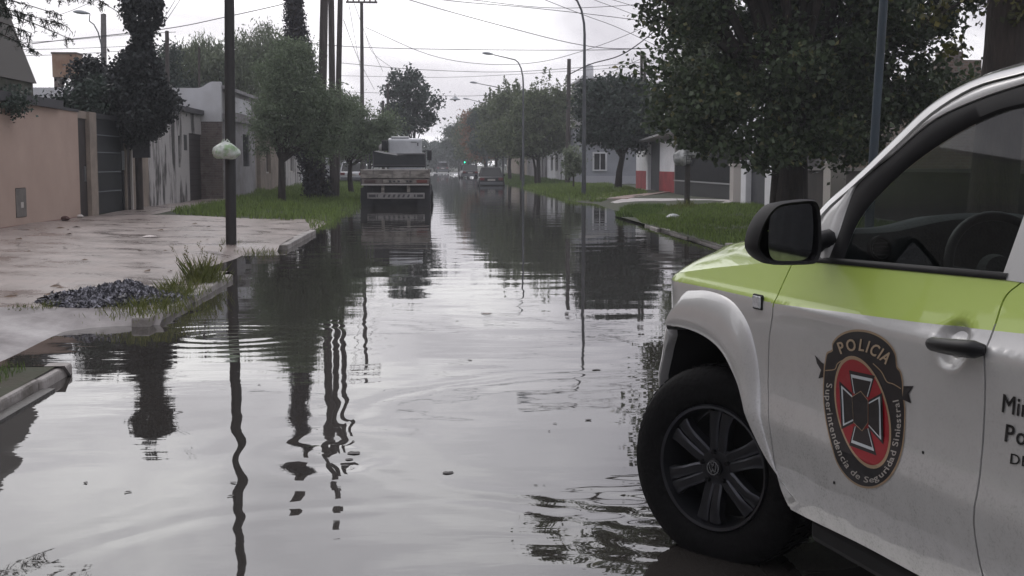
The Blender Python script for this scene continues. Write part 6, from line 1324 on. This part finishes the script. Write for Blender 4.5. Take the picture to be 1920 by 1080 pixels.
# --- lettering and emblem on the doors
_gl = {}
def glyph(ch):
    if ch in _gl: return _gl[ch]
    c = bpy.data.curves.new('glyph', 'FONT'); c.body = ch; c.size = 1; c.resolution_u = 3; o = bpy.data.objects.new('glyph', c); col.objects.link(o)
    bpy.context.view_layer.update(); me = o.evaluated_get(bpy.context.evaluated_depsgraph_get()).to_mesh()
    v = [(p_.co.x, p_.co.y) for p_ in me.vertices]; f_ = [tuple(q_.vertices) for q_ in me.polygons]; o.to_mesh_clear(); bpy.data.objects.remove(o); bpy.data.curves.remove(c)
    w_ = (max(p_[0] for p_ in v) if v else .25); _gl[ch] = (v, f_, w_); return _gl[ch]
def put(mb, ch, o, ex_, ey_, off, bold=0):
    v, f_, w_ = glyph(ch); reps = [(0, 0)] if not bold else [(0, 0), (bold, 0), (0, bold * .6), (bold, bold * .6)]
    for i_, (bx, by) in enumerate(reps):
        vs = []
        for x, y in v:
            u, z = EMp(o[0] + (x + bx) * ex_[0] + (y + by) * ey_[0], o[1] + (x + bx) * ex_[1] + (y + by) * ey_[1]); vs.append(V(u, wb(u, z) + off + .0001 * i_, z))
        mb.add(vs, f_)
def arc_text(mb, s, path, h_, off, squeeze=1.0, bold=0, flip=1):
    P = resample(smooth_line(path, 8), 200); L_ = [0]
    for a_, b_ in zip(P, P[1:]): L_.append(L_[-1] + math.dist(a_, b_))
    ws = [(glyph(c_)[2] + .07) if c_ != ' ' else .30 for c_ in s]; tot = sum(ws); k = L_[-1] / tot; p_ = 0
    for c_, w_ in zip(s, ws):
        mid = (p_ + w_ / 2) * k; j = min(198, max(0, int(mid / L_[-1] * 199))); a_ = Vector(P[j]); d_ = (Vector(P[min(199, j + 2)]) - Vector(P[max(0, j - 2)])).normalized(); n_ = Vector((d_.y, -d_.x)) * flip
        if c_ != ' ':
            st_ = a_ - d_ * (glyph(c_)[2] * k * .92) / 2; put(mb, c_, st_, d_ * k * .92, n_ * h_, off, bold)
        p_ += w_
em = thing('tmp', '', '', (0, 0, 0)); bpy.data.objects.remove(em)
def decal(name, P, off, m, par, grid=.03, seg=1):
    off = .0016 + (off - .0018) * .62
    pts = [EMp(*p_) for p_ in P]; xt = []; u0_, u1_ = min(p_[0] for p_ in pts) + .003, max(p_[0] for p_ in pts) - .003
    for zc_ in CREASES: xt += [(u_, zc_) for u_ in np.arange(u0_, u1_, .010)]
    V2, Fc = cdt(pts, .013, (), xt); mb = MB(); mb.add([V(u, wb(u, z) + off, z) for u, z in V2], Fc); return mb.build(name, m, par, recalc=False)
ink = mat('emblem_black', '17161a', .35, coat=.4); tan = mat('emblem_tan', '9a8468', .4, coat=.4); red = mat('emblem_red', '8c1420', .35, coat=.4); wht = mat('emblem_white', 'b9c0c2', .35, coat=.4)
sh = smooth_line([(200, 215), (203, 172), (250, 125), (320, 102), (400, 106), (470, 132), (530, 178), (568, 238), (577, 312), (598, 342), (610, 400), (613, 470), (624, 560), (620, 690), (606, 800), (572, 900), (520, 975), (455, 1016), (390, 1021), (330, 998), (272, 948), (225, 875), (198, 790), (173, 690), (155, 590), (146, 480), (149, 360), (157, 285), (167, 236), (188, 224), (200, 215)], 3)[:-1]
cx0_, cy0_ = 385, 565
def scl(P, k, c=(cx0_, cy0_)): return [(c[0] + (a_ - c[0]) * k, c[1] + (b_ - c[1]) * k) for a_, b_ in P]
emb = decal('emblem', scl(sh, 1.028), .0018, tan, door)
layer = []
decal('shield', sh, .0026, ink, emb)
for P in ([(92, 240), (130, 283), (146, 292), (142, 372), (112, 380), (128, 330), (104, 290)], [(619, 425), (680, 425), (650, 470), (665, 528), (614, 505)]): decal('ribbon', P, .0020, ink, emb)
def ell(k, n=56): return [(378 + k * (164 * math.cos(t_) + 30 * math.sin(t_)), 581 + k * (70 * math.cos(t_) + 322 * math.sin(t_))) for t_ in [6.2832 * i / n for i in range(n)]]
decal('ring', ell(1.02), .0034, tan, emb); decal('field', ell(.955), .0042, red, emb)
def ribbon(P, w_):
    P = resample(smooth_line(P, 5), 26); up = []; dn = []
    for i, p_ in enumerate(P):
        d_ = (Vector(P[min(25, i + 1)]) - Vector(P[max(0, i - 1)])).normalized(); n_ = Vector((-d_.y, d_.x)) * w_; up.append(tuple(Vector(p_) + n_)); dn.append(tuple(Vector(p_) - n_))
    return up + dn[::-1]
decal('scroll_edge', ribbon([(156, 332), (212, 325), (228, 292), (262, 270), (300, 258)], 2.6), .0037, tan, emb); decal('scroll_edge', ribbon([(440, 290), (490, 340), (522, 398), (560, 412), (606, 440)], 2.6), .0037, tan, emb)
arms = [[(318, 374), (430, 398), (404, 492), (372, 458), (334, 474)], [(262, 440), (318, 492), (324, 622), (272, 648)], [(474, 500), (416, 532), (415, 652), (480, 724)], [(340, 662), (378, 692), (408, 672), (438, 790), (320, 746)]]
for A in arms:
    c_ = (sum(p_[0] for p_ in A) / len(A), sum(p_[1] for p_ in A) / len(A)); out_ = Vector(c_) - Vector((368, 575)); 
    sh_ = [(a_ + out_.x * .10, b_ + out_.y * .10) for a_, b_ in A]
    decal('cross_shadow', scl(sh_, 1.38, c_), .0048, ink, emb); decal('cross_edge', [(a_ + out_.x * .07, b_ + out_.y * .07) for a_, b_ in scl(A, 1.16, c_)], .0054, wht, emb); decal('cross_arm', A, .0060, ink, emb)
hx = [(370, 458), (413, 512), (412, 640), (378, 690), (328, 640), (320, 490)]; decal('cross_edge', scl(hx, 1.04, (370, 575)), .0064, tan, emb); decal('cross_centre', hx, .0070, ink, emb)
mb = MB(); arc_text(mb, 'POLICIA', [(240, 238), (290, 222), (345, 214), (400, 224), (450, 250), (492, 278), (518, 300)], 100, .0036, bold=.045); mb.build('lettering', mat('gold_letter', 'a8947a', .4), emb, recalc=False)
mb = MB(); arc_text(mb, 'Superintendencia de Seguridad Siniestral', [(166, 405), (158, 470), (163, 560), (182, 670), (208, 760), (243, 850), (290, 925), (345, 975), (410, 1000), (470, 985), (530, 935), (568, 860), (594, 760), (608, 650), (604, 560), (592, 500)], 50, .0036, bold=.02); mb.build('lettering', mat('pale_letter', 'a8a39c', .4), emb, recalc=False)
ltr = mat('black_letter', '121214', .35, coat=.3)
def line_text(s, o, ex_, ey_, bold=.03):
    mb = MB(); x = 0
    for c_ in s: put(mb, c_, (o[0] + ex_[0] * x, o[1] + ex_[1] * x), ex_, ey_, .002, bold); x += glyph(c_)[2] + .09
    mb.build('lettering', ltr, door2, recalc=False)
line_text('Min', (1197, 578), (112, 26), (14, -155)); line_text('Po', (1213, 752), (118, 26), (16, -148)); line_text('DE', (1248, 885), (88, 18), (8, -88), .02)
# dirt specks and droplets on the door
for cx, cy, r_ in ((205, 1000, .0045), (735, 820, .004)):
    u, z = EMp(cx, cy); MB().lathe([(0, .002), (r_, .001), (r_ * 1.1, 0)], 10, Matrix.Translation(V(u, wb(u, z) + .0012, z)) @ Matrix.Rotation(R(-90), 4, 'Y')).build('mud_speck', void, door)

tree('street_tree', 'dark tree behind the pickup cab, seen through its side window', 10.8, 18, [(0, 0, 3.6, 2.0, 2.2, 1.7), (-.6, 0, 2.4, 1.6, 1.6, .9), (.6, 0, 5.0, 1.8, 1.8, 1.2)], 160, 13000, .13, 'dark', .2, 2.2, .2, puff=.26, limbs=10)
# unseen tree and house, added to darken reflections in the pickup's paint and mirror
tree('street_tree', 'added unseen tree behind the camera, darkening the pickup mirror and paint', -5.2, -7, [(0, 0, 4.2, 2.6, 2.6, 2.2), (1.2, .6, 3.4, 1.6, 1.6, 1.4)], 120, 9000, .2, 'dark', .25, 2.4, .1, puff=.32, limbs=10)
shop(-8.3, -14, 7.9, 6.4, beigep, 'added unseen beige house behind the camera, evening the pickup reflections', doors=[(-4, -3)], wins=[(0, 1.6, 1, 2.2), (-10, -8.4, 1, 2.2)])

# ------------------------------------------------------------------ damp air
hz = MB().b2((-290, -30, -1.4), (290, 320, 16)).build('haze', bpy.data.materials.new('haze')); tag(hz, 'thin damp haze filling the street', 'haze', kind='stuff')
hm = hz.data.materials[0]; hm.use_nodes = True; t = hm.node_tree; t.nodes.remove(t.nodes['Principled BSDF'])
pv = nn(t, 'ShaderNodeVolumePrincipled', inp={'Density': .0013, 'Anisotropy': .2}); pv.inputs['Color'].default_value = (.85, .87, .9, 1)
t.links.new(pv.outputs[0], t.nodes['Material Output'].inputs['Volume'])
